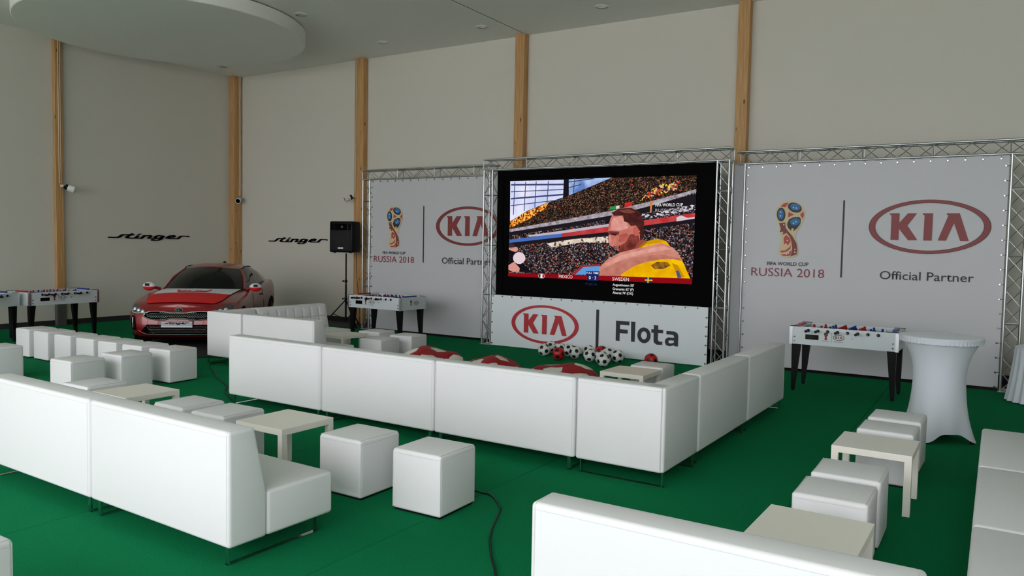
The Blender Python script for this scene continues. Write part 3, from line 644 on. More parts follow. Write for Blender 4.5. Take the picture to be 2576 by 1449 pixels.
# ---- video screen
YS = 12.46
ls = thing('video_screen', 'large black video wall showing a football broadcast inside the truss frame', 'screen', (-6.04, YS + .1, 0))
obj('cabinet', MB().box(-8.135 + 6.04, -3.945 + 6.04, -.1, .12, .965, 3.31), M_BLACKM, ls)
for q in ((-8.135, -8.0, .965, 3.31), (-4.07, -3.945, .965, 3.31), (-8.0, -4.07, 3.18, 3.31)): obj('frame_edge', MB().box(q[0] + 6.04, q[1] + 6.04, -.125, -.1, q[2], q[3]), M_BLACKM, ls)
for q in (-1.95, 1.95): obj('support_leg', MB().box(q - .05, q + .05, -.04, .1, 0, .965), M_BLACKM, ls)
obj('support_rail', MB().box(-1.9, 1.9, 0, .06, .1, .2), M_BLACKM, ls)
C_DARK = crowd('screen_crowd_upper', 62, [(0, (26, 20, 18)), (.35, (44, 32, 26)), (.6, (70, 52, 40)), (.75, (112, 84, 66)), (.86, (16, 12, 12)), (.94, (150, 108, 84)), (.985, (190, 56, 36))], stretch=(1, 1, 1.1))
C_LOW = crowd('screen_crowd_lower', 52, [(0, (20, 17, 20)), (.3, (48, 42, 46)), (.5, (34, 28, 32)), (.66, (104, 96, 100)), (.78, (160, 152, 158)), (.85, (128, 54, 44)), (.91, (24, 18, 22)), (.975, (200, 96, 54))], stretch=(1, 1, 1.1))
C_OR = crowd('screen_crowd_orange', 40, [(0, (232, 120, 26)), (.3, (250, 168, 52)), (.55, (110, 44, 14)), (.7, (255, 208, 116)), (.85, (60, 24, 12))])
C_BRIGHT = crowd('screen_crowd_red', 36, [(0, (60, 40, 36)), (.3, (206, 62, 40)), (.5, (36, 28, 28)), (.65, (214, 170, 140)), (.85, (240, 216, 60))])
LV = {}
def lay(name, key, m, lev, parent=None):
    pts = SCR[key] if isinstance(key, str) else key
    return obj(name, MB().add([(u, YS - .001 - .0008 * lev, v) for u, v in pts], [tuple(range(len(pts)))]), m, ls)
P = lambda x, z: (x, z)
lay('picture', 'pic', C_LOW, 0)
up = [SCR['pic'][0], SCR['pic'][1], SCR['tier1'][4], SCR['tier1'][3], SCR['tier1'][2], SCR['tier1'][1], SCR['tier1'][0]]
lay('picture_stand', up, C_DARK, 1)
lay('picture_sky', 'sky1', tint('scr_sky', (196, 206, 246), (234, 232, 252), 3), 3); lay('picture_sky', 'sky2', tint('scr_sky2', (96, 128, 196), (176, 200, 240), 4), 3)
gb = MB()
def strip(a, c, w, lev):
    (x0, z0), (x1, z1) = a, c; dx, dz = x1 - x0, z1 - z0; l = math.hypot(dx, dz); nx, nz = -dz / l * w / 2, dx / l * w / 2
    y = YS - .001 - .0008 * lev
    gb.add([(x0 + nx, y, z0 + nz), (x1 + nx, y, z1 + nz), (x1 - nx, y, z1 - nz), (x0 - nx, y, z0 - nz)], [(0, 1, 2, 3)])
s0, s1 = SCR['sky1'][0], SCR['sky1'][1]
for k in range(4): strip((s0[0] + .02, s0[1] - .07 - .13 * k), (s1[0], s0[1] - .09 - .09 * k), .016 if k % 2 else .03, 4)
for k in (.10, .33, .55, .8): strip((s0[0] + 1.03 * k, s0[1] - .02), (s0[0] + 1.03 * k - .02, s0[1] - .66 + .30 * k), .018, 4)
for k in range(2): strip((SCR['sky2'][0][0], s0[1] - .05 - .10 * k), (SCR['sky2'][0][0] + .5 - .25 * k, s0[1] - .0 - .10 * k), .018, 4)
strip((SCR['sky2'][0][0] + .12, s0[1] + .02), (SCR['sky2'][0][0] + .10, s0[1] - .25), .016, 4)
obj('picture_lattice', gb, emat('scr_lattice', 66, 74, 110), ls)
lay('picture_pillar', [SCR['sky1'][1], SCR['sky2'][0], SCR['sky2'][4], SCR['sky1'][2]], emat('scr_pillar', 22, 20, 30), 4)
lay('picture_glow', 'orange', C_OR, 4)
rr = [(x, z) for x, z in ((-4.95, 3.06), (-4.62, 3.08), (-4.55, 2.80), (-5.2, 2.66), (-5.5, 2.62))]
lay('picture_supporters', [(-5.25, 2.70), (-4.60, 2.88), (-4.55, 3.02), (-4.85, 3.0), (-5.1, 2.86)], C_BRIGHT, 2)
lay('picture_rail', 'tier1', tint('scr_rail', (188, 180, 190), (128, 120, 130), 11), 3); lay('picture_shade', 'shade1', emat('scr_shade', 30, 26, 32), 2)
lay('picture_boxes', 'tier2', crowd('screen_boxes', 26, [(0, (30, 26, 32)), (.4, (190, 184, 196)), (.6, (70, 60, 70)), (.8, (220, 214, 226))], stretch=(1, 1, 2)), 3)
lay('picture_board', 'band_r1', tint('scr_board', (176, 44, 50), (196, 72, 74), 5), 4); lay('picture_board', 'band_r2', tint('scr_board', (176, 44, 50), (196, 72, 74), 5), 4)
lay('picture_board', 'band_w', emat('scr_board_w', 186, 180, 192), 4); lay('picture_board', 'band_b', emat('scr_board_b', 72, 110, 186), 4)
lay('picture_shade', 'shade2', emat('scr_shade', 30, 26, 32), 3); lay('picture_shade', 'shade3', emat('scr_shade', 30, 26, 32), 3)
lay('picture_boxes', 'cream', crowd('screen_cream', 22, [(0, (214, 196, 178)), (.55, (232, 220, 204)), (.8, (90, 70, 62))]), 3)
lay('picture_mat', 'mat_r', emat('scr_mat_r', 150, 50, 48), 4); lay('picture_mat', 'mat_b', emat('scr_mat_b', 92, 152, 216), 5)
lay('picture_spectator', 'sp_hair', emat('scr_hair2', 60, 44, 46), 6); lay('picture_spectator', 'sp_skin', emat('scr_skin2', 214, 148, 136), 6)
lay('picture_spectator', 'sp_body', emat('scr_black', 20, 18, 24), 5); lay('picture_spectator', 'sp_white', emat('scr_white2', 226, 206, 212), 6); lay('picture_spectator', 'sp_arm', emat('scr_skin2', 214, 148, 136), 7)
lay('picture_player', 'shirt', tint('scr_yellow', (246, 196, 6), (226, 164, 6), 5), 8); lay('picture_player', 'blob', tint('scr_stain', (110, 70, 30), (170, 118, 24), 12), 9)
lay('picture_player', 'neck', emat('scr_neck', 150, 74, 62), 9); lay('picture_player', 'face', tint('scr_face', (204, 124, 110), (176, 92, 82), 6), 10)
lay('picture_player', 'beard', tint('scr_beard', (140, 66, 56), (96, 38, 34), 9), 11); lay('picture_player', 'hair', tint('scr_hair', (86, 40, 36), (58, 26, 26), 9), 12)
lay('picture_player', 'ear', emat('scr_ear', 190, 96, 84), 13); lay('picture_player', 'brow', emat('scr_brow', 112, 54, 52), 12); lay('picture_player', 'mouth', emat('scr_mouth', 84, 30, 34), 13)
lay('picture_player', 'arm', tint('scr_arm', (212, 144, 128), (196, 122, 106), 7), 14)
lay('picture_player', 'forehead', tint('scr_fore', (226, 160, 150), (204, 128, 116), 6), 11); lay('picture_player', 'cheek', tint('scr_cheek', (186, 94, 82), (166, 78, 70), 8), 11)
lay('picture_player', 'nose_hi', emat('scr_nose', 216, 138, 126), 12); lay('picture_player', 'eye', emat('scr_eye', 66, 28, 30), 14); lay('picture_player', 'teeth', emat('scr_teeth', 196, 146, 138), 14)
lay('picture_player', 'hairhi', emat('scr_hairhi', 122, 64, 54), 13); lay('picture_player', 'arm_shade', tint('scr_armsh', (180, 108, 94), (196, 126, 110), 8), 15); lay('picture_player', 'arm_hi', tint('scr_armhi', (228, 166, 152), (214, 146, 130), 8), 15)
lay('picture_player', 'fold1', emat('scr_fold', 206, 148, 10), 9); lay('picture_player', 'fold2', emat('scr_fold2', 198, 138, 10), 9); lay('picture_player', 'badge', emat('scr_badge', 74, 84, 126), 10); lay('picture_player', 'collar', emat('scr_collar', 168, 116, 14), 13)
lay('picture_flag', 'fg', emat('scr_fg', 40, 150, 60), 4); lay('picture_flag', 'fw', emat('scr_fw', 220, 214, 214), 4); lay('picture_flag', 'fr', emat('scr_fr', 206, 44, 40), 4); lay('picture_board', 'board_w2', emat('scr_bw2', 214, 196, 206), 5)
lay('score_bar', 'bar', emat('scr_bar', 138, 12, 22), 16); lay('score_box', 'box1', emat('scr_box', 24, 36, 96), 17); lay('score_box', 'box2', emat('scr_box', 24, 36, 96), 17)
lay('flag', 'flagm', emat('scr_w', 236, 236, 236), 18); lay('flag', 'flagm_g', emat('scr_green', 10, 40, 30), 19); lay('flag', 'flagm_r', emat('scr_redf', 190, 26, 40), 19)
lay('flag', 'flags', emat('scr_bluef', 22, 52, 120), 18); lay('flag', 'flags_v', emat('scr_yelf', 240, 190, 30), 19); lay('flag', 'flags_h', emat('scr_yelf', 240, 190, 30), 19)
lay('cup_mark', 'trophy', emat('scr_cup', 206, 130, 70), 6)
W_ = emat('scr_w', 236, 236, 236); yq = YS - .016
text('lettering', 'FULL TIME', -6.215, -5.982, 1.428, 1.466, yq, W_, ls, bold=.01); text('lettering', '0 · 3', -6.170, -6.028, 1.334, 1.390, yq, W_, ls, bold=.01)
text('lettering', 'MEXICO', -6.776, -6.498, 1.333, 1.390, yq, W_, ls); text('lettering', 'SWEDEN', -5.714, -5.402, 1.330, 1.389, yq, W_, ls)
text('lettering', "Augustinsson 50'", -5.707, -5.305, 1.225, 1.281, yq, W_, ls, bold=.01); text('lettering', "Granqvist 62' (P)", -5.705, -5.311, 1.152, 1.210, yq, W_, ls, bold=.01)
text('lettering', "Alvarez 74' (OG)", -5.703, -5.318, 1.086, 1.143, yq, W_, ls, bold=.01)
text('lettering', 'FIFA WORLD CUP', -4.957, -4.477, 2.607, 2.659, yq, W_, ls, bold=.015); text('lettering', 'RUSSIA 2018', -4.957, -4.477, 2.517, 2.571, yq, emat('scr_w3', 170, 165, 170), ls)
text('lettering', 'FIFA', -6.229, -5.991, 1.222, 1.272, yq, emat('scr_dimblue', 24, 44, 66), ls); text('lettering', 'TVP', -4.78, -4.60, 2.912, 2.965, yq, emat('scr_dim', 150, 120, 108), ls)
for c in ls.children:
    if c.name.split('.')[0] not in ('cabinet', 'frame_edge', 'support_leg'): c.location = (6.04, -YS - .1, 0)

# ================================================================== LOUNGE FURNITURE
ZB, ZT, SEAT, DEP, CORN = .1135, .805, .395, .81, .805
_C = {}
def cache(key, fn):
    if key not in _C: _C[key] = fn()
    return _C[key]
BPROF = [(0, ZB), (0, ZT), (.185, ZT), (.275, SEAT - .01), (.275, ZB)]
def back_mesh(L): return rbox('backrest', L - .008, 0, 0, .022, 4, (0, 0, 0), BPROF)
def seat_mesh(L, D, y0=.272): return rbox('seat', L - .008, D - y0, SEAT - ZB, .026, 4, (0, y0 + (D - y0) / 2, ZB))
def tuft_mesh(L, nx, nz=2):
    W2, b = L - .07, MB()
    def fn(a, c):
        gx = abs(math.sin(math.pi * nx * a)); gz = abs(math.sin(math.pi * nz * c)) if nz > 1 else 1
        e = min(a, 1 - a, c, 1 - c) * 40
        bul = .022 * (1 - (1 - gx) ** 6) * (1 - (1 - gz) ** 6) * min(1, e)
        y = .19 + (.268 - .19) * (1 - c); z = SEAT + .012 + (ZT - SEAT - .04) * c
        return ((a - .5) * W2, y + .002 + bul, z)
    b.grid(fn, nx * 8, nz * 8); return b.mesh('tufted_panel', 70)
def piping_mesh(L):
    b = MB(); e = L / 2 - .027
    for s in (-1, 1):
        x = s * e
        b.tube([(x, .0004, ZB + .03), (x, .0004, ZT - .023), (x, .0065, ZT - .0065), (x, .023, ZT - .0004), (x, .160, ZT - .0004)], .0026, 6)
    b.tube([(-e, .0004, ZT - .030), (e, .0004, ZT - .030)], .0016, 5)
    return b
def sled_mesh(D, axis='y', y0=.03, y1=.09):
    b = MB(); w, t = .017, .006; a, c = y0, D - y1
    def bx(p0, p1, q0, q1, r0, r1):
        if axis == 'y': b.box(p0, p1, q0, q1, r0, r1)
        else: b.box(q0, q1, p0, p1, r0, r1)
    bx(-w, w, a, a + 2 * t, 0, ZB + .01); bx(-w, w, c - 2 * t, c, 0, ZB + .01); bx(-w, w, a, c, 0, t)
    return b.mesh('sled_leg')
def sofa(x, y, rz, L, label, group='white sofa units'):
    """local: x along the back, y = depth from the back plane; x,y is the left end of the back plane"""
    c, s = math.cos(rz), math.sin(rz)
    t = thing('sofa_unit', label, 'sofa', (x + c * L / 2, y + s * L / 2, 0), rz, group)
    bk = obj('backrest', cache(('b', L), lambda: back_mesh(L)), M_LEATHER, t)
    obj('piping', cache(('p', L), lambda: piping_mesh(L).mesh('piping')), M_SEAM, bk)
    obj('tufted_panel', cache(('t', L), lambda: tuft_mesh(L, 8)), M_LEATHER, bk)
    obj('seat', cache(('s', L), lambda: seat_mesh(L, DEP)), M_LEATHER, t)
    for sg in (-1, 1): obj('leg', cache('sled', lambda: sled_mesh(DEP)), M_CHROME, t, loc=(sg * (L / 2 - .065), 0, 0))
    return t
def corner(x, y, rz, label, group='white sofa units'):
    """backs along y=0 and x=+a; x,y = left end of the first back plane"""
    A = CORN; c, s = math.cos(rz), math.sin(rz)
    t = thing('corner_sofa_unit', label, 'sofa', (x + c * A / 2, y + s * A / 2, 0), rz, group)
    bk = obj('backrest', cache(('b', A - .02), lambda: back_mesh(A - .02)), M_LEATHER, t, loc=(-.006, 0, 0))
    obj('piping', cache(('p', A), lambda: piping_mesh(A).mesh('piping')), M_SEAM, bk)
    A2 = A - .006
    sb = obj('side_backrest', cache(('b', A2), lambda: back_mesh(A2)), M_LEATHER, t, loc=(A / 2 - .002, .002 + A / 2, 0), rot=(0, 0, R(90)))
    obj('tufted_panel', cache(('t', A - .22), lambda: tuft_mesh(A - .22, 4)), M_LEATHER, sb, loc=(.11, 0, 0))
    obj('seat', cache('cs', lambda: rbox('seat', A - .28, A - .272, SEAT - ZB, .026, 4, (-.138, .272 + (A - .272) / 2, ZB))), M_LEATHER, t)
    for yy in (.03, A - .08): obj('leg', cache('sledx', lambda: sled_mesh(A - .03, 'x', .05, -.02)), M_CHROME, t, loc=(-A / 2, yy, 0))
    return t
def rowpt(C, yaw, a, q=0): return (C[0] + a * math.cos(yaw) - q * math.sin(yaw), C[1] + a * math.sin(yaw) + q * math.cos(yaw))
BL = 1.528
# middle row, backs to the camera, and its wing on the right
CA, ya = (-2.196, 5.842), R(-.72)
lbA = ['white sofa unit of the middle row next to the corner unit, seen from behind', 'white sofa unit of the middle row, second from the corner unit, seen from behind', 'white sofa unit at the left end of the middle row, seen from behind']
x, y = rowpt(CA, ya, -CORN); corner(x, y, ya, 'white corner sofa unit at the right end of the middle row')
for k in range(3):
    x, y = rowpt(CA, ya, -CORN - BL * (k + 1)); sofa(x, y, ya, BL, lbA[k])
lbW = ['white sofa unit of the right wing, next to the corner unit', 'white sofa unit at the far end of the right wing, nearest the foosball table']
for k in range(2):
    x, y = rowpt(CA, ya, 0, CORN + BL * k); sofa(x, y, ya + R(90), BL, lbW[k])
# front left row
CB, yb = (-3.724, 2.909), R(-1.7)
lbB = ['white sofa unit in the left foreground with its open end and chrome leg in view', 'white sofa unit in the left foreground running out of the left edge']
for k in range(2):
    x, y = rowpt(CB, yb, -BL * (k + 1)); sofa(x, y, yb, BL, lbB[k])
# group before the car
corner(-10.40, 7.70 + CORN, R(-90), 'white corner sofa unit in front of the red car')
sofa(-9.585, 7.715, R(-.3), BL, 'white sofa unit right of the corner unit in front of the car, seen from behind')
sofa(-10.40, 10.055, R(-90), BL, 'white sofa unit showing its tufted backrest beside the red car')
# lower right
sofa(-1.69, 2.885, 0, BL, 'white sofa unit in the right foreground cut by the bottom edge, seen from behind')
RL = 1.445
lbR = ['white sofa seat at the lower right corner of the picture', 'middle one of the three white sofa seats on the right edge', 'far end one of the three white sofa seats on the right edge']
for k in range(3): sofa(.745, 3.60 + RL * k, R(90), RL, lbR[k])

# ---- cube stools
CW, CH = .4325, .448
def cube_seam():
    b = MB(); e = CW / 2
    for s in (-1, 1):
        b.tube([(s * e * .93, -e + .004, CH - .0005), (s * e * .96, e - .02, CH - .0005)], .0022, 5)
    b.tube([(-e + .02, -e - .0003, CH - .03), (e - .02, -e - .0003, CH - .03)], .0018, 5); b.tube([(e + .0003, -e + .02, CH - .03), (e + .0003, e - .02, CH - .03)], .0018, 5)
    for sx_, sy_ in ((1, -1), (-1, -1), (1, 1)):
        b.tube([(sx_ * (e - .006), sy_ * (e - .006), .02), (sx_ * (e - .006), sy_ * (e - .006), CH - .02)], .003, 5)
    return b.mesh('seam')
def stool(x, y, deg, label, group):
    t = thing('cube_stool', label, 'stool', (x, y, 0), R(deg), group)
    obj('cushion_body', cache('cube', lambda: rbox('cushion_body', CW, CW, CH - .012, .022, 4, (0, 0, .012))), M_LEATHER, t)
    obj('seam', cache('cseam', cube_seam), M_SEAM, t)
    obj('base', cache('cbase', lambda: MB().box(-.2, .2, -.2, .2, 0, .016).mesh('base')), M_BLACK, t)
g1 = 'cube stools in the row before the car'
nth = ['leftmost', 'second from the left', 'third from the left', 'middle one', 'third from the right', 'second from the right', 'rightmost']
for k, (x, y, a) in enumerate([(-13.05, 6.51, -1.5), (-12.48, 6.497, -.6), (-11.82, 6.469, 1.5), (-11.195, 6.455, 2.2), (-10.629, 6.453, 2.3), (-10.045, 6.46, 2.4), (-9.425, 6.459, 2.6)]):
    stool(x, y, a, 'white cube stool, %s in the row of seven before the car' % nth[k], g1)
g2 = 'cube stools around the left coffee tables'
for x, y, a, lb in [(-11.30, 5.14, 0, 'white cube stool cut by the left edge of the picture'), (-9.447, 5.184, 2.5, 'white cube stool standing alone between the sofa back and the row of seven'),
                    (-9.442, 5.81, 1.3, 'white cube stool directly in front of the row of seven, right of the lone one'), (-7.744, 4.429, 1.2, 'white cube stool touching the left coffee table behind the sofa'),
                    (-6.174, 4.394, -1.2, 'left one of two white cube stools between the two coffee tables'), (-5.62, 4.377, 1.0, 'right one of two white cube stools between the two coffee tables'),
                    (-4.151, 4.453, -.4, 'white cube stool between the coffee table and the last stool of the row'), (-3.428, 4.463, .8, 'white cube stool standing free in the centre with a cable beside it'),
                    (-4.222, 1.66, 0, 'white cube stool in the lower left corner')]:
    stool(x, y, a, lb, g2)
g3 = 'cube stools at the back left coffee table'
for x, y, a, lb in [(-8.766, 9.792, 4, 'white cube stool nearest the middle foosball table legs'), (-8.041, 9.051, .6, 'white cube stool in front of the other two at the back table'), (-8.011, 9.695, 4.5, 'white cube stool on the right of the three at the back')]:
    stool(x, y, a, lb, g3)
stool(-3.654, 9.227, 1.1, 'white cube stool behind the coffee table below the low banner', 'cube stools on the right')
g4 = 'cube stools on the right'
for x, y, a, lb in [(-.717, 7.76, -2, 'white cube stool at the foot of the covered cocktail table'), (-.731, 7.206, -1.5, 'white cube stool tucked behind the far right coffee table'),
                    (-.792, 5.635, 0, 'white cube stool just in front of the far right coffee table'), (-.798, 5.10, .2, 'white cube stool just behind the near right coffee table')]:
    stool(x, y, a, lb, g4)
# ---- coffee tables
def coffee(x, y, deg, label):
    t = thing('coffee_table', label, 'table', (x, y, 0), R(deg), 'square white coffee tables')
    obj('tabletop', cache('ttop', lambda: rbox('tabletop', .55, .55, .05, .0018, 1, (0, 0, .40))), M_LACQ, t)
    for sx_ in (-1, 1):
        for sy_ in (-1, 1): obj('leg', cache('tleg', lambda: rbox('leg', .05, .05, .4, .0015, 1)), M_LACQ, t, loc=(sx_ * .25, sy_ * .25, 0))
for x, y, a, lb in [(-4.943, 4.413, -.3, 'white square coffee table left of the two free cube stools'), (-.742, 6.521, -.7, 'white square coffee table on the right with two visible legs'),
                    (-7.004, 4.405, -.6, 'white square coffee table behind the left foreground sofa'), (-8.85, 9.10, -1.8, 'white square coffee table in front of the tufted sofa'),
                    (-3.669, 8.586, -.8, 'white square coffee table inside the sofa corner by the beanbags'), (-.788, 4.293, -.9, 'white square coffee table nearest the camera at the lower right')]:
    coffee(x, y, a, lb)

# ---- foosball tables
FL, FW, FT, FB = 1.335, .735, .885, .645
def leg_mesh():
    b = MB(); t = [(-.055, -.045), (.055, -.045), (.055, .045), (-.055, .045)]; q = [(-.028, -.022), (.015, -.022), (.015, .022), (-.028, .022)]
    b.add([(a, c, FB) for a, c in t] + [(a - .02, c, .03) for a, c in q] + [(a - .02, c, 0) for a, c in [(-.02, -.016), (.008, -.016), (.008, .016), (-.02, .016)]],
          [(0, 1, 5, 4), (1, 2, 6, 5), (2, 3, 7, 6), (3, 0, 4, 7), (4, 5, 9, 8), (5, 6, 10, 9), (6, 7, 11, 10), (7, 4, 8, 11), (8, 9, 10, 11), (3, 2, 1, 0)])
    return b.mesh('leg')
def player_mesh():
    b = MB(); b.lathe([(.0, .058), (.014, .054), (.016, .040), (.010, .030), (.020, .024), (.022, -.01), (.014, -.05), (.018, -.075), (0, -.078)], 8); return b.mesh('player', 50)
M_PRED = mat('player_red', rgb(168, 26, 34), .35); M_PBLU = mat('player_blue', rgb(30, 50, 140), .35); M_FOOS = mat('foosball_panel', rgb(206, 212, 216), .4)
M_FIELD = mat('playfield_green', rgb(36, 110, 70), .5)
def foosball(x, y, deg, label, endlogo=True):
    t = thing('foosball_table', label, 'foosball table', (x, y, 0), R(deg), 'foosball tables')
    hx, hy, th = FL / 2, FW / 2, .025
    fr = obj('front_panel', cache('ffp', lambda: MB().box(-hx, hx, -hy, -hy + th, FB, FT).mesh('front_panel')), M_FOOS, t)
    obj('rear_panel', cache('frp', lambda: MB().box(-hx, hx, hy - th, hy, FB, FT).mesh('rear_panel')), M_FOOS, t)
    ends = []
    for s in (-1, 1): ends.append(obj('end_panel', cache(('fep', s), lambda: MB().box(min(s * hx, s * (hx - th)), max(s * hx, s * (hx - th)), -hy + th, hy - th, FB, FT).mesh('end_panel')), M_FOOS, t))
    obj('bottom', cache('fbo', lambda: MB().box(-hx + th, hx - th, -hy + th, hy - th, FB + .01, FB + .03).mesh('bottom')), M_BLACK, t)
    obj('playfield', cache('fpf', lambda: MB().box(-hx + .12, hx - .12, -hy + th, hy - th, FT - .13, FT - .115).mesh('playfield')), M_FIELD, t)
    for sx_ in (-1, 1):
        obj('end_shelf', cache('fes', lambda: MB().box(-.0475, .0475, -hy + th, hy - th, FT - .02, FT - .006).mesh('end_shelf')), M_FOOS, t, loc=(sx_ * (hx - .0725), 0, 0))
        for sy_ in (-1, 1): obj('rim_trim', cache('frim', lambda: MB().box(-.065, .065, -.0125, .0125, FT, FT + .008).mesh('rim_trim')), M_BLACK, t, loc=(sx_ * (hx - .065), sy_ * (hy - .0125), 0))
    for s, m in ((-1, M_PRED), (1, M_PBLU)):
        obj('score_counter', cache(('fsc', s), lambda: MB().box(s * (hx - .075) - .022, s * (hx - .075) + .022, -.17, .17, FT - .006, FT + .022).mesh('score_counter')), m, t)
    for sx_ in (-1, 1):
        for sy_ in (-1, 1):
            obj('corner_post', cache('fcp', lambda: MB().box(-.02, .02, -.02, .02, FB - .004, FT - .004).mesh('corner_post')), M_ALU, t, loc=(sx_ * (hx - .012), sy_ * (hy - .012), 0))
            lg = obj('leg', cache('fleg', leg_mesh), M_BLACK, t, loc=(sx_ * (hx - .075), sy_ * (hy - .065), 0), rot=(0, 0, 0 if sx_ < 0 else math.pi))
    kinds = [(1, M_PRED, -1), (2, M_PRED, -1), (3, M_PBLU, 1), (5, M_PRED, -1), (5, M_PBLU, 1), (3, M_PRED, -1), (2, M_PBLU, 1), (1, M_PBLU, 1)]
    rx0, dx = -hx + .235, (FL - .47) / 7
    for i, (n, m, side) in enumerate(kinds):
        rx = rx0 + dx * i; zz = FT - .045
        rd = obj('rod', cache('frod', lambda: MB().cyl((0, -hy - .06, 0), (0, hy + .06, 0), .008, 8).mesh('rod')), M_CHROME, t, loc=(rx, 0, zz))
        for q in (-1, 1): obj('bushing', cache('fbu', lambda: MB().cyl((0, -.008, 0), (0, .008, 0), .021, 14).mesh('bushing')), M_BLACK, rd, loc=(0, q * (hy + .004), 0))
        if side < 0: obj('handle', cache('fha', lambda: MB().tube([(0, -hy - .05, 0), (0, -hy - .06, 0), (0, -hy - .15, 0), (0, -hy - .17, 0)], [.011, .016, .019, .013], 10).mesh('handle', 50)), M_BLACK, rd)
        else: obj('handle', cache('fha2', lambda: MB().tube([(0, hy + .05, 0), (0, hy + .06, 0), (0, hy + .15, 0), (0, hy + .17, 0)], [.011, .016, .019, .013], 10).mesh('handle', 50)), M_BLACK, rd)
        for k in range(n): obj('player', cache(('fpl', m.name), player_mesh), m, rd, loc=(0, (k - (n - 1) / 2) * (FW - .2) / max(n, 2), 0), rot=(R(12), 0, 0))
    yf = -hy
    obj('score_window', cache('fsw', lambda: MB().box(-hx + .20, -hx + .37, yf - .004, yf + .002, FB + .075, FB + .14).mesh('score_window')), M_BLACKG, fr)
    def logo(par, cx, cz, sc, y, rot=None):
        b = MB(); z = lambda u, v, e: (u, y - e, v)
        n = 28; o_ = ellipse(cx, cz, .072 * sc, .040 * sc, n); q_ = ellipse(cx, cz, .064 * sc, .033 * sc, n)
        b.add([(u, y - .001, v) for u, v in o_ + q_], [(i, (i+1) % n, n + (i+1) % n, n + i) for i in range(n)], 0)
        for k in 'KIA': b.add([(cx + u * .072 * sc, y - .0012, cz + v * .072 * sc) for u, v in KIA[k]], [tuple(range(len(KIA[k])))], 1)
        b.add([(cx - .16 * sc + u * .115 * sc, y - .001, cz + .008 + v * .115 * sc) for u, v in TROPHY['outline']], [tuple(range(len(TROPHY['outline'])))], 1)
        for k in ('k1', 'k2', 'k3'): b.add([(cx - .16 * sc + u * .115 * sc, y - .0014, cz + .008 + v * .115 * sc) for u, v in TROPHY[k]], [tuple(range(len(TROPHY[k])))], 0)
        b.add([(cx - .088 * sc, y - .001, cz - .07 * sc), (cx - .085 * sc, y - .001, cz - .07 * sc), (cx - .085 * sc, y - .001, cz + .06 * sc), (cx - .088 * sc, y - .001, cz + .06 * sc)], [(0, 1, 2, 3)], 0)
        return obj('logo_print', b.mesh('logo_print', fix=False), [M_INK, M_KRED], par, rot=rot)
    logo(fr, -.045, FB + .125, 1.0, yf)
    text('lettering', 'Official Partner', -.105, .010, FB + .062, FB + .076, yf, M_INK, fr); text('lettering', 'RUSSIA 2018', -.255, -.165, FB + .062, FB + .075, yf, M_INK, fr)
    lg = logo(ends[1], .10, FB + .125, 1.0, -hx, rot=(0, 0, R(90)))
    bb = MB()
    for sx_ in (-1, 1):
        for zz in (FB + .04, FB + .10): bb.cyl((sx_ * (hx - .06), yf - .006, zz), (sx_ * (hx - .06), yf, zz), .011, 8)
    bb.cyl((-.21, yf - .005, FB + .14), (-.21, yf, FB + .14), .007, 8).cyl((.12, yf - .005, FB + .125), (.12, yf, FB + .125), .007, 8)
    obj('bolt', bb, M_CHROME, fr, kind='stuff')
foosball(-1.709, 11.37, -1.1, 'grey foosball table beside the covered cocktail table, before the right banner')
foosball(-10.119, 11.578, -.5, 'grey foosball table before the left banner beside the loudspeaker stand')
foosball(-15.308, 7.955, 93.7, 'grey foosball table near the slim wall post left of the car')
foosball(-15.20, 6.46, 107.3, 'grey foosball table cut by the left edge of the picture')

# ---- covered cocktail table
M_SPAN = mat('stretch_fabric', rgb(214, 217, 226), .7, spec=.25, bump=(5, .12), sheen=.2)
t = thing('cocktail_table', 'tall round cocktail table in a white stretch cover', 'table', (-.475, 9.12, 0), R(-12))
def cover(u, v):
    a = 2 * math.pi * u; z = 1.03 * v
    prof = .236 + .135 * max(0, (v - .5) / .5) ** 2.8 + .07 * (1 - v) ** 3
    f = math.cos(2 * a) ** 6; lob = (1 - v) ** 4
    r = prof * (1 - .12 * (1 - f) * lob) + .06 * f * lob
    z0 = .015 + .085 * (1 - f) ** 1.2
    return (r * math.cos(a), r * math.sin(a), z0 + (1.03 - z0) * v)
obj('stretch_cover', MB().grid(cover, 96, 40, wrapu=True).mesh('stretch_cover', 80), M_SPAN, t)
def skirt(u, v):
    a = 2 * math.pi * u; ru = .004 * math.sin(a * 60) * (1 - v)
    r = .392 - .012 * (1 - v) + ru
    return (r * math.cos(a), r * math.sin(a), 1.005 + .055 * v + .0015 * math.sin(a * 31) * (1 - v))
obj('gathered_band', MB().grid(skirt, 240, 4, wrapu=True).mesh('gathered_band', 80), M_SPAN, t)
obj('top_cover', MB().lathe([(0, 1.07), (.37, 1.07), (.388, 1.066), (.393, 1.055)], 64).mesh('top_cover', 60), M_SPAN, t)
for k in range(4):
    a = k * math.pi / 2; obj('foot', MB().lathe([(0, 0), (.022, 0), (.018, .05), (0, .05)], 10, (.33 * math.cos(a), .33 * math.sin(a))), M_BLACK, t)
# ---- draped table at the right edge
t = thing('draped_table', 'low round table with a pleated white cloth at the right edge by the truss', 'table', (.56, 12.12, 0))
def drape(u, v):
    a = 2 * math.pi * u; amp = .022 * (1 - v) + .002
    r = .34 + .07 * (1 - v) ** 1.5 + amp * math.sin(a * 22 + .7 * math.sin(a * 3)); return (r * math.cos(a), r * math.sin(a), .015 + .70 * v)
obj('pleated_cloth', MB().grid(drape, 220, 14, wrapu=True).mesh('pleated_cloth', 80), M_SPAN, t)
obj('top_cloth', MB().lathe([(0, .725), (.33, .725), (.345, .715)], 48).mesh('top_cloth', 60), M_SPAN, t)

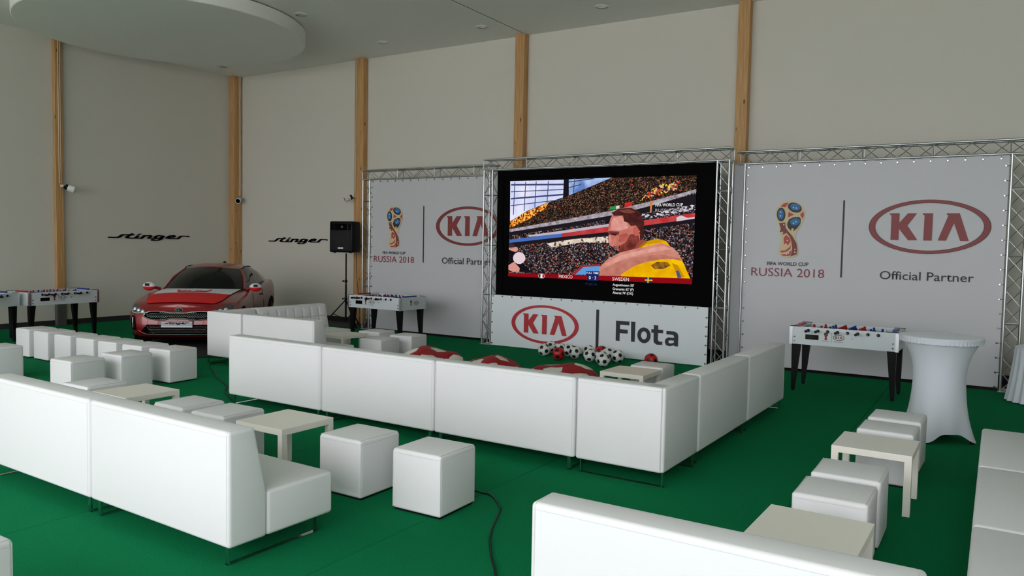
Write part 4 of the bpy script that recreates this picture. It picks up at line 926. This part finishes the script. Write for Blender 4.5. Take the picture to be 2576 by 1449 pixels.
# ---- loudspeaker on tripod
t = thing('speaker_stand', 'black tripod stand carrying the loudspeaker left of the banner', 'stand', (-12.58, 13.0, 0))
obj('pole', MB().cyl((0, 0, .10), (0, 0, .95), .022, 12).cyl((0, 0, .95), (0, 0, 1.655), .017, 12), M_BLACK, t)
for zz in (.62, 1.02):
    c_ = obj('collar', MB().cyl((0, 0, zz - .03), (0, 0, zz + .03), .032, 12), M_BLACK, t); obj('knob', MB().cyl((-.03, 0, zz), (-.07, -.01, zz), .008, 8).cyl((-.07, -.01, zz), (-.085, -.012, zz), .022, 10), M_BLACK, c_)
for k in range(3):
    a = R(-140 + 120 * k); ex, ey = math.cos(a) * .52, math.sin(a) * .52
    lg = obj('leg', MB().cyl((0, 0, .60), (ex, ey, .02), .014, 8), M_BLACK, t)
    obj('brace', MB().cyl((0, 0, .14), (ex * .55, ey * .55, .28), .009, 6), M_BLACK, lg); obj('rubber_foot', MB().cyl((ex * .97, ey * .97, .037), (ex * 1.03, ey * 1.03, 0), .02, 8), M_BLACK, lg)
t = thing('loudspeaker', 'black loudspeaker on the tripod stand beside the wooden post', 'loudspeaker', (-12.62, 13.0, 1.675), R(14))
def spk():
    bm = bmesh.new(); pr = [(-.30, .17), (-.33, -.10), (-.28, -.17), (.28, -.17), (.33, -.10), (.30, .17)]
    return rbox('cabinet_', .66, .34, .70, .035, 4)
obj('cabinet', rbox('cabinet', .60, .36, .70, .04, 4), M_BLACK, t)
obj('grille', rbox('grille', .50, .012, .42, .005, 2, (-.0, -.183, .05)), mat('speaker_grille', rgb(10, 10, 11), .7, bump=(300, .4)), t)
h = obj('horn', MB().box(-.16, .16, -.188, -.178, .50, .65), M_BLACKM, t); obj('horn_throat', MB().cyl((0.03, -.187, .575), (0.03, -.193, .575), .025, 12), M_STEEL, h)
for s in (-1, 1): obj('bass_port', MB().box(s * .22 - .03, s * .22 + .03, -.188, -.178, .50, .65), M_BLACKM, t)
obj('nameplate', MB().box(-.065, .065, -.196, -.186, .085, .115), M_WHITE, t)
for s in (-1, 1): obj('foot', MB().cyl((s * .2, -.1, -.015), (s * .2, -.1, .01), .025, 10), M_BLACK, t)
# ---- cables
def cord(path, r, label, n=6):
    P = [Vector(p) for p in path]; Q = []
    for i in range(len(P) - 1):
        a, b_, c, d = P[max(i-1, 0)], P[i], P[i+1], P[min(i+2, len(P)-1)]
        for k in range(6):
            s = k / 6; Q.append(.5 * (2*b_ + (c - a)*s + (2*a - 5*b_ + 4*c - d)*s*s + (3*b_ - a - 3*c + d)*s**3))
    Q.append(P[-1]); o = obj('power_cable', MB().tube(Q, r, n).mesh('power_cable', 60), M_BLACK); tag(o, label, 'cable', 'black cables on the floor'); return o
cord([(-4.62, 5.25, .006), (-4.3, 5.16, .006), (-3.9, 5.05, .006), (-3.355, 4.915, .006), (-3.25, 4.91, .006), (-3.138, 4.836, .006), (-3.003, 4.694, .006), (-2.925, 4.546, .006), (-2.829, 4.331, .006), (-2.725, 4.145, .006), (-2.612, 3.985, .006), (-2.499, 3.842, .006), (-2.398, 3.714, .006), (-2.2, 3.4, .006)], .0065, 'black cable snaking over the carpet right of the free cube stool')
cord([(-10.19, 7.9, .006), (-10.19, 7.613, .006), (-9.443, 7.129, .006), (-9.0, 6.85, .006), (-8.5, 6.60, .006), (-8.228, 6.36, .006), (-7.88, 6.145, .006), (-7.6, 6.0, .006)], .007, 'black cable on the carpet left of the middle sofa row')
cord([(-12.38, 13.12, 1.66), (-12.38, 13.12, 1.4), (-12.36, 13.12, 1.1), (-12.33, 13.15, .7), (-12.34, 13.2, .3), (-12.40, 13.25, .01)], .006, 'thin black cable hanging from the loudspeaker')

# ---- footballs and beanbags
def ticos():
    ph = (1 + 5 ** .5) / 2; ico = []
    for a in (-1, 1):
        for c in (-ph, ph): ico += [(0, a, c), (a, c, 0), (c, 0, a)]
    ico = [Vector(v).normalized() for v in ico]
    E = [(i, j) for i in range(12) for j in range(12) if i != j and (ico[i] - ico[j]).length < 1.2]
    pt = {(i, j): ico[i].lerp(ico[j], 1 / 3) for i, j in E}
    def order(ps, c):
        n = c.normalized(); u = (ps[0] - c); u = (u - n * u.dot(n)).normalized(); w = n.cross(u)
        return sorted(ps, key=lambda p: math.atan2((p - c).dot(w), (p - c).dot(u)))
    pent = [order([pt[e] for e in E if e[0] == i], ico[i]) for i in range(12)]
    hexa = []
    for i in range(12):
        for j in range(i + 1, 12):
            for k in range(j + 1, 12):
                if (i, j) in pt and (j, k) in pt and (i, k) in pt:
                    c = (ico[i] + ico[j] + ico[k]) / 3; hexa.append(order([pt[(a, d)] for a in (i, j, k) for d in (i, j, k) if a != d], c))
    return pent, hexa
PENT, HEXA = ticos()
def panels(faces, r, rings, pillow, warp=None):
    b = MB()
    for f in faces:
        c = sum(f, Vector()) / len(f); n = len(f); vs = [c.normalized()]; fs = []
        for k in range(1, rings + 1):
            for i in range(n):
                for q in range(2):
                    p = f[i].lerp(f[(i + 1) % n], q / 2); vs.append((c.lerp(p, k / rings * .985)).normalized())
        m = 2 * n
        for i in range(m): fs.append((0, 1 + i, 1 + (i + 1) % m))
        for k in range(1, rings):
            for i in range(m): fs.append((1 + (k-1) * m + i, 1 + k * m + i, 1 + k * m + (i+1) % m, 1 + (k-1) * m + (i+1) % m))
        out = []
        for idx, v in enumerate(vs):
            k = 0 if idx == 0 else 1 + (idx - 1) // m
            q = v * r * (1 + pillow * (1 - (k / rings) ** 4)); out.append(warp(q) if warp else q)
        b.add(out, fs)
    return b
M_BW = mat('ball_white', rgb(226, 228, 226), .35); M_BR = mat('ball_red', rgb(196, 22, 30), .35); M_BK = mat('ball_black', rgb(14, 14, 16), .4)
balls = [('w', -6.64, 11.72, 'leftmost black and white football below the low banner'), ('w', -6.72, 12.10, 'black and white football half hidden behind the leftmost one'), ('w', -6.49, 12.01, 'black and white football directly behind the red one'),
         ('r', -6.21, 11.45, 'red and black football at the front of the left balls'), ('w', -6.27, 11.94, 'black and white football with printed letters right of the red one'), ('w', -6.06, 11.76, 'black and white football in front of the lettered one'),
         ('w', -5.93, 12.02, 'black and white football at the back of the middle pair'), ('w', -5.70, 11.60, 'black and white football at the front of the middle pair'), ('r', -5.72, 12.10, 'red football mostly hidden behind the white ones'),
         ('w', -5.52, 11.92, 'black and white football behind the front pile, right of the hidden red one'), ('w', -5.47, 11.55, 'black and white football just behind the foremost one'), ('w', -5.29, 11.27, 'foremost black and white football of the pile'),
         ('w', -5.289, 11.80, 'rightmost black and white football with a printed mark on top'), ('r', -4.68, 11.75, 'red football behind the cube stool at the low banner')]
BR = .108
for kind, x, y, lb in balls:
    me = cache(('ballh', kind), lambda: panels(HEXA, BR, 3, .012).mesh('football', 50)); mp = cache('ballp', lambda: panels(PENT, BR, 3, .012).mesh('pentagon_panels', 50))
    o = obj('football', me, M_BW if kind == 'w' else M_BR, loc=(x, y, BR + .002), rot=(random.uniform(0, 6), random.uniform(0, 6), random.uniform(0, 6)))
    tag(o, lb, 'football', 'footballs below the banner'); obj('pentagon_panels', mp, M_BK, o)
M_BAGR = mat('beanbag_red', rgb(158, 14, 24), .6, bump=(8, .25)); M_BAGW = mat('beanbag_white', rgb(224, 220, 206), .6, bump=(8, .25))
def beanbag(x, y, rx, ry, h, seed, rot, label):
    t = thing('beanbag', label, 'beanbag', (x, y, 0), 0, 'red and white beanbags'); Mr = Matrix.Rotation(rot[0], 3, 'X') @ Matrix.Rotation(rot[1], 3, 'Y') @ Matrix.Rotation(rot[2], 3, 'Z')
    def warp(q):
        q = Mr @ q; z = (q.z + .7) / 1.55; k = 1 + .07 * math.sin(seed + 5 * q.x + 3 * q.y) + .05 * math.sin(seed * 2 + 7 * q.y - 4 * q.x)
        z = max(0.02, z) ** .62
        return Vector((q.x * rx * (1.05 - .25 * max(0, z - .5)) * k, q.y * ry * (1.05 - .25 * max(0, z - .5)) * k, z * h * (1 + .06 * math.sin(seed * 3 + 4 * q.x + 2 * q.y))))
    obj('red_panels', panels(HEXA, 1.0, 4, .03, warp).mesh('red_panels', 60), M_BAGR, t); obj('white_panels', panels(PENT, 1.0, 4, .03, warp).mesh('white_panels', 60), M_BAGW, t)
beanbag(-6.86, 8.80, .42, .46, .40, 1.0, (.35, .5, .3), 'red beanbag with white patches, left one behind the sofa row')
beanbag(-6.02, 9.12, .35, .40, .32, 2.3, (.9, .2, 1.1), 'red beanbag with white patches slumped right of the left one')
beanbag(-4.78, 8.95, .47, .44, .35, 4.1, (.2, .9, .5), 'red beanbag with white patches beside the coffee table in the sofa corner')

# ================================================================== THE CAR (local x forward, y left)
M_CARP = mat('car_paint_red', rgb(132, 6, 18), .35, metal=.1, coat=.7)
M_CGLASS = mat('car_glass', rgb(9, 12, 12), .03, spec=.22); M_TYRE = mat('tyre', rgb(14, 14, 15), .8); M_RIM = mat('rim', rgb(150, 152, 155), .25, metal=1.0)
M_LAMP = mat('lamp_glass', rgb(92, 94, 98), .08, metal=.5); M_LED = mat('lamp_reflector', rgb(225, 228, 232), .15, metal=.4)
M_FW = mat('flag_white', rgb(224, 224, 232), .65); M_FR = mat('flag_red', rgb(214, 18, 24), .65)
def lerpt(T, x):
    if x <= T[0][0]: return T[0][1]
    for (a, p), (c, q) in zip(T, T[1:]):
        if x <= c:
            s = (x - a) / (c - a); s = s * s * (3 - 2 * s) * .4 + s * .6; return p + (q - p) * s
    return T[-1][1]
ZTOP = [(-2.45, .93), (-2.3, 1.0), (-1.8, 1.02), (-1.0, .99), (0, .94), (.9, .895), (1.2, .875), (1.6, .83), (2.0, .77), (2.25, .718), (2.45, .635)]
CROWN = [(-2.45, .0), (-2.0, .03), (0, .03), (.9, .07), (1.6, .085), (2.2, .075), (2.45, .03)]
XF, XRR, XCF, XCR, NS = 2.42, -2.41, 1.45, -1.3, 3.7
VF = [0, .12, .30, .50, .70, .86, .95, 1.0]; WV = [.865, .895, .922, .935, .932, .915, .895, .865]; DX = [-.13, -.04, .0, -.005, -.02, -.05, -.09, -.14]
ztop = lambda x: lerpt(ZTOP, x); crown = lambda x: lerpt(CROWN, x)
def side_w(x, w, xf, xr):
    if x > XCF: s = min(1, (x - XCF) / (xf - XCF)); return w * max(0, 1 - s ** NS) ** (1 / NS)
    if x < XCR: s = min(1, (XCR - x) / (XCR - xr)); return w * max(0, 1 - s ** NS) ** (1 / NS)
    return w
def topz(x, y):
    w = max(.05, side_w(x, WV[-1], XF + DX[-1], XRR)); return ztop(x) + crown(x) * max(0, 1 - (y / w) ** 2)
def fx(y, z):
    x = 2.3
    for _ in range(6):
        zt = ztop(x) ; v = min(1, max(0, (z - .20) / (zt - .20)))
        w = lerpt(list(zip(VF, WV)), v); d = lerpt(list(zip(VF, DX)), v)
        x = XCF + (XF + d - XCF) * max(0, 1 - min(1, abs(y) / w) ** NS) ** (1 / NS)
    return x
car = thing('car', 'red saloon car with a white and red flag over its bonnet', 'car', (-13.49, 10.13, .012), R(-50.4))
# body sides: outlines stacked from sill to shoulder
NU = 96
def outline(v):
    w = lerpt(list(zip(VF, WV)), v); d = lerpt(list(zip(VF, DX)), v); pts = []
    xf, xr = XF + d, XRR - d * .6
    for i in range(NU):
        t = 2 * math.pi * i / NU; c, s = math.cos(t), math.sin(t)
        e = 2 / NS
        px = (abs(c) ** e) * (1 if c >= 0 else -1); py = (abs(s) ** e) * (1 if s >= 0 else -1)
        x = (XCF + (xf - XCF) * px * 1.0) if px >= 0 else (XCR + (XCR - xr) * px)
        pts.append((x, py * w))
    return pts
def ring_pts():
    """resample: front arc, left side, rear arc, right side"""
    th = []
    for i in range(25): th.append(('f', -math.pi / 2 + math.pi * i / 24))
    for i in range(1, 12): th.append(('l', i / 12))
    for i in range(25): th.append(('r', math.pi / 2 + math.pi * i / 24))
    for i in range(1, 12): th.append(('s', i / 12))
    return th
RP = ring_pts()
def bpt(u, v):
    w = lerpt(list(zip(VF, WV)), v); d = lerpt(list(zip(VF, DX)), v); xf, xr = XF + d, XRR - d * .6; e = 2 / NS
    k, t = RP[u]
    if k in 'fr':
        c, s = math.cos(t), math.sin(t); px = abs(c) ** e * (1 if c > 0 else -1); py = abs(s) ** e * (1 if s > 0 else -1)
        x = XCF + (xf - XCF) * abs(px) if k == 'f' else XCR - (XCR - xr) * abs(px); y = w * py
    elif k == 'l': x = XCF + (XCR - XCF) * t; y = w
    else: x = XCR + (XCF - XCR) * t; y = -w
    if k in 'ls': y *= 1 - .018 * math.sin(math.pi * t) * (1 if .2 < v < .6 else 0)
    return (x, y, .20 + (ztop(x) - .20) * v)
VS = [0, .06, .12, .2, .3, .4, .5, .6, .7, .78, .86, .91, .95, .98, 1.0]
b = MB(); nU = len(RP)
b.add([bpt(u, v) for v in VS for u in range(nU)], [(j * nU + i, j * nU + (i + 1) % nU, (j + 1) * nU + (i + 1) % nU, (j + 1) * nU + i) for j in range(len(VS) - 1) for i in range(nU)])
# deck: bonnet, cowl and boot as one skin closing the shoulder line
xsn = [bpt(u, 1.0) for u in range(nU)]
left = [p for (k, t), p in zip(RP, xsn) if (k == 'f' and t >= 0)] + [p for (k, t), p in zip(RP, xsn) if k == 'l'] + [p for (k, t), p in zip(RP, xsn) if k == 'r' and t <= math.pi + 1e-6]
dk = []; ND = 14
for p in left:
    for j in range(ND + 1):
        s = 1 - 2 * j / ND; dk.append((p[0], p[1] * s, p[2] + crown(p[0]) * (1 - s * s)))
b.add(dk, [(i * (ND + 1) + j, (i + 1) * (ND + 1) + j, (i + 1) * (ND + 1) + j + 1, i * (ND + 1) + j + 1) for i in range(len(left) - 1) for j in range(ND)])
body = obj('body', b.mesh('body', 50, weld=True), M_CARP, car)
obj('underbody', MB().box(-2.2, 2.15, -.78, .78, .14, .22), M_BLACKM, car)
# cabin
def cabin_curves():
    bot, top, tagl = [], [], []
    for i in range(9):                       # windscreen half: centre -> A pillar
        s = i / 8; y = .74 * s; x = 1.02 - .42 * s ** 2.2; bot.append((x, y, topz(x, y) + .005)); top.append((.16 - .24 * s ** 2, .53 * s, 1.345 - .035 * s ** 2)); tagl.append('windscreen')
    tagl[-1] = 'pillar'
    side = [(.50, .775, -.12, .545, 1.318, 'front_window'), (.2, .80, -.28, .552, 1.338, 'front_window'), (-.1, .805, -.42, .556, 1.348, 'front_window'), (-.38, .81, -.55, .556, 1.352, 'pillar'), (-.44, .81, -.60, .556, 1.353, 'rear_window'),
            (-.8, .81, -.80, .55, 1.345, 'rear_window'), (-1.15, .80, -1.0, .545, 1.33, 'pillar'), (-1.75, .72, -1.35, .52, 1.27, 'backlight')]
    for xb, yb_, xt, yt_, zt, tg in side: bot.append((xb, yb_, ztop(xb) + .012)); top.append((xt, yt_, zt)); tagl.append(tg)
    for i in range(1, 5):
        s = 1 - i / 4; x = -2.0 + .25 * s ** 2; bot.append((x, .72 * s, topz(x, .72 * s) + .004)); top.append((-1.45 + .10 * s ** 2, .52 * s, 1.30 - .03 * s ** 2)); tagl.append('backlight')
    return bot, top, tagl
cb, ct, cl = cabin_curves()
def cabin_part(name, want, m, inset=0.0, sides=(1, -1)):
    bb = MB()
    for sg in sides:
        for i in range(len(cb) - 1):
            if cl[i] != want: continue
            def fn(a, c, i=i, sg=sg):
                P0 = Vector(cb[i]).lerp(Vector(cb[i+1]), a); P1 = Vector(ct[i]).lerp(Vector(ct[i+1]), a); p = P0.lerp(P1, c)
                bul = .035 * math.sin(math.pi * c); n = Vector((p.x * .25 if want in ('windscreen', 'backlight') else 0, p.y * .6 + 1e-3, .35)).normalized()
                p = p + n * bul; return (p.x, p.y * sg, p.z)
            bb.grid(fn, 2, 8)
    return obj(name, bb.mesh(name, 40, weld=True), m, car)
cabin_part('windscreen', 'windscreen', M_CGLASS); cabin_part('pillar', 'pillar', M_CARP)
for sg in (1, -1): cabin_part('side_window', 'front_window', M_CGLASS, sides=(sg,)); cabin_part('side_window', 'rear_window', M_CGLASS, sides=(sg,))
cabin_part('rear_window', 'backlight', M_CGLASS)
def roof():
    bb = MB(); n = len(ct); vs = []
    for p in ct:
        for j in range(9):
            s = 1 - 2 * j / 8; vs.append((p[0], p[1] * s, p[2] + (.045 if p[1] > .1 else .045 * p[1] / .1) * (1 - s * s) * min(1, p[1] / .5)))
    # order by x along the roof: sections front to rear
    P = sorted([p for p in ct], key=lambda q: -q[0]); sec = []
    for p in P: sec.append(p)
    vs = []
    for p in sec:
        for j in range(9):
            s = 1 - 2 * j / 8; vs.append((p[0], p[1] * s, p[2] + (.062 * (1 - abs(s) ** 2.5) * min(1, p[1] / .5))))
    bb.add(vs, [(i * 9 + j, (i + 1) * 9 + j, (i + 1) * 9 + j + 1, i * 9 + j + 1) for i in range(len(sec) - 1) for j in range(8)])
    return bb.mesh('roof', 60, weld=True)
rf = obj('roof', roof(), M_CARP, car)
obj('antenna', MB().tube([(-1.05, 0, 1.40), (-1.12, 0, 1.425), (-1.2, 0, 1.375)], [.03, .02, .03], 8), M_BLACK, rf)
# window trims and pillar edge
for sg in (1, -1):
    idx = [i for i, q in enumerate(cl) if q in ('front_window', 'rear_window', 'pillar')]
    pth = [(cb[i][0], cb[i][1] * sg + .012 * sg, cb[i][2] + .012) for i in idx]; pt2 = [(ct[i][0], ct[i][1] * sg + .006 * sg, ct[i][2] + .004) for i in idx]
    obj('window_trim', MB().tube(pth, .010, 6).tube(pt2, .010, 6), M_BLACK, car)
    obj('screen_trim', MB().tube([(cb[8][0], cb[8][1] * sg, cb[8][2]), (Vector((cb[8][0], cb[8][1] * sg, cb[8][2])).lerp(Vector((ct[8][0], ct[8][1] * sg, ct[8][2])), .5) + Vector((.01, .028 * sg, .03))), (ct[8][0], ct[8][1] * sg, ct[8][2])], .02, 6), M_CARP, car)
obj('wiper_cowl', MB().grid(lambda a, c: (1.03 + .05 * c - .42 * abs(2 * a - 1) ** 2.2, .74 * (2 * a - 1), topz(1.03 + .05 * c - .42 * abs(2 * a - 1) ** 2.2, .74 * (2 * a - 1)) + .006), 24, 2), M_BLACK, car)
# interior hints seen through the windscreen
for sg in (1, -1): obj('visor_mark', MB().box(.35, .36, sg * .35 - .01, sg * .35 + .01, 1.19, 1.23), M_LED, car)
def surf(name, pts, m, off, par, n=1):
    """flat outline (y,z) draped on the nose"""
    b = MB(); b.add([(fx(y, z) + off, y, z) for y, z in pts], [tuple(range(len(pts)))])
    me = b.mesh(name, fix=False); bm = bmesh.new(); bm.from_mesh(me)
    bmesh.ops.triangulate(bm, faces=bm.faces[:])
    for _ in range(n): bmesh.ops.subdivide_edges(bm, edges=bm.edges[:], cuts=2, use_grid_fill=True)
    for v in bm.verts: v.co.x = fx(v.co.y, v.co.z) + off
    bmesh.ops.recalc_face_normals(bm, faces=bm.faces[:]); bm.to_mesh(me); bm.free(); return obj(name, me, m, par)
def dens(P, k=6):
    Q = []
    for i in range(len(P)):
        a, c = P[i], P[(i + 1) % len(P)]
        for j in range(k): Q.append((a[0] + (c[0] - a[0]) * j / k, a[1] + (c[1] - a[1]) * j / k))
    return Q
GZ = .575
gh = [(0, .050), (.14, .050), (.22, .066), (.36, .076), (.48, .070), (.555, .030), (.57, 0)]
gl = [(0, -.038), (.13, -.040), (.20, -.066), (.34, -.072), (.46, -.056), (.54, -.028), (.57, 0)]
gr = [(-y, GZ + z) for y, z in gh[::-1]] + [(y, GZ + z) for y, z in gh[1:]] + [(y, GZ + z) for y, z in gl[::-1][1:]] + [(-y, GZ + z) for y, z in gl[1:-1]]
grille = surf('grille', dens(gr, 3), M_BLACKM, .006, car, 1)
obj('grille_surround', MB().tube([(fx(y, z) + .010, y, z) for y, z in dens(gr, 3)], .008, 6, closed=True), M_CHROME, grille)
cells = MB()
for r_ in range(6):
    for c_ in range(-15, 16):
        y = (c_ + .5 * (r_ % 2)) * .036; z = GZ + .055 - r_ * .021
        lim = 1 - (abs(y) / .56) ** 4
        hi = .045 if abs(y) < .16 else .066; lo = -.034 if abs(y) < .16 else -.062
        if abs(y) < .53 and lo * lim + .008 < z - GZ < hi * lim - .004:
            x = fx(y, z) + .012; cells.box(x - .004, x + .003, y - .011, y + .011, z - .0035, z + .0035)
obj('grille_mesh', cells, M_CHROME, grille, kind='stuff')
low = surf('lower_intake', dens([(-.62, .30), (-.50, .425), (.50, .425), (.62, .30), (.50, .255), (-.50, .255)], 6), M_BLACKM, .006, car, 1)
lm = MB()
for r_ in range(5):
    for c_ in range(-9, 10):
        y = (c_ + .5 * (r_ % 2)) * .05; z = .40 - r_ * .028; x = fx(y, z) + .010; lm.box(x - .004, x + .002, y - .02, y + .02, z - .003, z + .003)
obj('intake_mesh', lm, M_STEEL, low, kind='stuff')
obj('splitter_trim', MB().tube([(fx(y, z) + .012, y, z) for y, z in [(-.66, .31), (-.56, .262)] + [(-.5 + .1 * k, .250) for k in range(11)] + [(.56, .262), (.66, .31)]], .006, 6), M_CHROME, low)
for sg in (1, -1):
    obj('intake_fin', MB().tube([(fx(sg * .50, .39) + .012, sg * .50, .39), (fx(sg * .40, .265) + .012, sg * .40, .265)], .006, 6), M_CHROME, low)
    sv = surf('side_vent', dens([(sg * .70, .33), (sg * .735, .56), (sg * .80, .57), (sg * .835, .48), (sg * .815, .33), (sg * .76, .30)], 4), M_BLACKM, .008, car, 1)
    obj('vent_strip', MB().tube([(fx(sg * .775, z) + .012, sg * .775, z) for z in (.36, .45, .54)], .006, 6), M_LED, sv)
    hl = surf('headlight', dens([(sg * .50, .632), (sg * .58, .668), (sg * .70, .725), (sg * .78, .765), (sg * .835, .775), (sg * .855, .72), (sg * .85, .65), (sg * .80, .615), (sg * .76, .58), (sg * .68, .61)], 4), M_LAMP, .008, car, 1)
    for q, zz in ((.76, .675), (.68, .66), (.60, .640)): obj('lamp_lens', MB().lathe([(0, .014), (.024, .012), (.034, 0)], 12).mesh('lamp_lens', 60), M_LED, hl, loc=(fx(sg * q, zz) + .006, sg * q, zz), rot=(0, R(70), R(sg * 25)))
    obj('lamp_strip', MB().tube([(fx(sg * y, z) + .012, sg * y, z) for y, z in ((.51, .622), (.60, .622), (.70, .612), (.79, .622), (.835, .66))], .006, 6), M_LED, hl)
pl = obj('number_plate', MB().box(2.425, 2.44, -.265, .265, .375, .492), M_BLACK, car)
obj('plate_face', MB().box(2.44, 2.443, -.257, .257, .382, .485), mat('plate_grey', rgb(176, 178, 184), .4), pl)
obj('plate_strip', MB().box(2.443, 2.444, -.255, .255, .384, .400), M_WHITE, pl)
sm = script_mesh(.055, .034, .003, lambda u, v, e: (2.4435 + e, u * .19, .447 + v * .30))
obj('plate_script', sm, M_BLACK, pl)
em = surf('emblem', [(.075 * math.cos(2*math.pi*k/20), .672 + .036 * math.sin(2*math.pi*k/20)) for k in range(20)], M_CHROME, .010, car, 0)
surf('emblem_field', [(.062 * math.cos(2*math.pi*k/20), .672 + .027 * math.sin(2*math.pi*k/20)) for k in range(20)], M_BLACKG, .013, em, 0)
for k in 'KIA': surf('emblem_letter', [(u * .075, .672 + v * .075) for u, v in KIA[k]], M_CHROME, .016, em, 0)
# flag cloth on the bonnet
def fy(x): return .70 - .05 * max(0, (x - 1.1)) - (.22 * max(0, (x - 1.75) / .55) ** 3)
def flagp(x0, x1, name, m, sag=0.0):
    def fn(a, c):
        s = 2 * c - 1; x = x0 + (x1 - x0) * a; x -= (.46 * abs(s) ** 2.4) * (1 - a if x0 < 1.06 else 0) + (.10 * abs(s) ** 2 * (a if x0 < 1.06 else 1 - a * .2)); y = fy(x) * s
        return (x, y, topz(x, y) + .014)
    return obj(name, MB().grid(fn, 16, 24).mesh(name, 60), m, car)
flagp(1.05, 1.56, 'flag_white_half', M_FW); fl = flagp(1.56, 2.24, 'flag_red_half', M_FR)
def onhood(x, y, o=.016): return (x, y, topz(x, y) + o)
sh = MB(); shp = [(1.09, -.30), (1.09, .30), (1.34, .28), (1.41, .16), (1.43, 0), (1.41, -.16), (1.34, -.28)]
sh.grid(lambda a, c: onhood(1.19 + .33 * a * (1 - .06 * (2*c-1)**2), (2 * c - 1) * (.30 - .06 * a ** 3)), 8, 10)
es = obj('flag_shield', sh.mesh('flag_shield', 60), M_FR, car)
eg = MB()
def blob(P): eg.add([onhood(x + .10, y, .022) for x, y in P], [tuple(range(len(P)))])
blob([(1.14, -.04), (1.14, .04), (1.24, .06), (1.36, .03), (1.40, 0), (1.36, -.03), (1.24, -.06)])
for sg in (1, -1):
    blob([(1.16, sg * .05), (1.13, sg * .14), (1.14, sg * .24), (1.20, sg * .27), (1.26, sg * .25), (1.31, sg * .20), (1.27, sg * .14), (1.29, sg * .10), (1.24, sg * .05)])
    blob([(1.32, sg * .05), (1.36, sg * .13), (1.38, sg * .11), (1.36, sg * .04)])
obj('flag_eagle', eg.mesh('flag_eagle', fix=False), M_FW, es)
# mirrors in flag covers
for sg in (1, -1):
    mr = obj('door_mirror', MB().tube([(.62, sg * .80, .93), (.66, sg * .88, .955), (.70, sg * .95, .975)], [.03, .028, .03], 8), M_CARP, car)
    def mfn(u, v, sg=sg, half=1):
        a = math.pi * u; t = math.pi * v * half
        return (.72 + .075 * math.cos(t) * math.sin(a), sg * (.985 + .115 * -math.cos(a)), .985 + .082 * math.sin(t) * math.sin(a))
    for hv, m, nm in ((1, M_FW, 'cover_white'), (-1, M_FR, 'cover_red')):
        obj(nm, MB().grid(lambda u, v, hv=hv: mfn(u, v, half=hv), 16, 10).mesh(nm, 60), m, mr)
    obj('cover_crest', MB().add([(.80, sg * (1.0 + a), .995 + c) for a, c in ((-.04, 0), (.04, 0), (.04, .05), (-.04, .05))], [(0, 1, 2, 3)]), M_BLACK, mr)
    obj('door_handle', MB().tube([(-.35, sg * .935, .80), (-.30, sg * .962, .80), (-.16, sg * .962, .80), (-.11, sg * .935, .80)], .014, 6), M_CARP, car)
    obj('door_seam', MB().tube([(.62, sg * .937, .32), (.60, sg * .937, .6), (.62, sg * .915, .88)], .004, 5).tube([(-.42, sg * .932, .32), (-.42, sg * .937, .6), (-.40, sg * .915, .9)], .004, 5), M_BLACK, car)
# wheels
def flank(x, z):
    v = min(1, max(0, (z - .20) / (ztop(x) - .20))); w = lerpt(list(zip(VF, WV)), v); d = lerpt(list(zip(VF, DX)), v)
    return side_w(x, w, XF + d, XRR - d * .6) + .004
def wheel(x, sg):
    arch = MB(); n = 24
    ap = [(x + .39 * math.cos(math.pi * k / n), .30 + .39 * math.sin(math.pi * k / n)) for k in range(n + 1)]
    for k in range(n):
        for r0, r1 in ((0, .34), (.34, .67), (.67, 1)):
            q = [(x + (ap[j][0] - x) * r, .2 + (ap[j][1] - .2) * r) for j, r in ((k, r0), (k, r1), (k + 1, r1), (k + 1, r0))]
            arch.add([(a_, sg * flank(a_, c_), c_) for a_, c_ in q], [(0, 1, 2, 3)])
    obj('wheel_arch', arch, M_BLACKM, car)
    w = obj('wheel', MB().tube([(x, sg * .70, .335), (x, sg * .72, .335), (x, sg * .885, .335), (x, sg * .90, .335)], [.30, .335, .335, .31], 28).mesh('wheel', 40), M_TYRE, car)
    obj('rim', MB().tube([(x, sg * .935, .335), (x, sg * .940, .335)], [.25, .24], 24), M_BLACKM, w)
    sp = MB()
    for k in range(5):
        a = 2 * math.pi * k / 5
        for d in (-.14, .14): sp.tube([(x, sg * .945, .335), (x + .245 * math.cos(a + d), sg * .943, .335 + .245 * math.sin(a + d))], [.03, .02], 5)
    obj('spokes', sp, M_RIM, w)
for xw in (1.56, -1.35):
    for sg in (1, -1): wheel(xw, sg)
for sg in (1, -1): obj('tail_lamp', MB().box(-2.40, -2.30, sg * .45 - .2, sg * .45 + .2, .78, .84), mat('tail_red', rgb(120, 6, 10), .2), car)
# black mat under the car
mt = obj('floor_mat', MB().box(-2.9, 3.35, -1.15, 1.15, 0, .012), mat('black_carpet', rgb(12, 12, 13), .95), loc=(-13.49, 10.13, .0005), rot=(0, 0, R(-50.4)))
tag(mt, 'black carpet laid under the red car', 'mat')
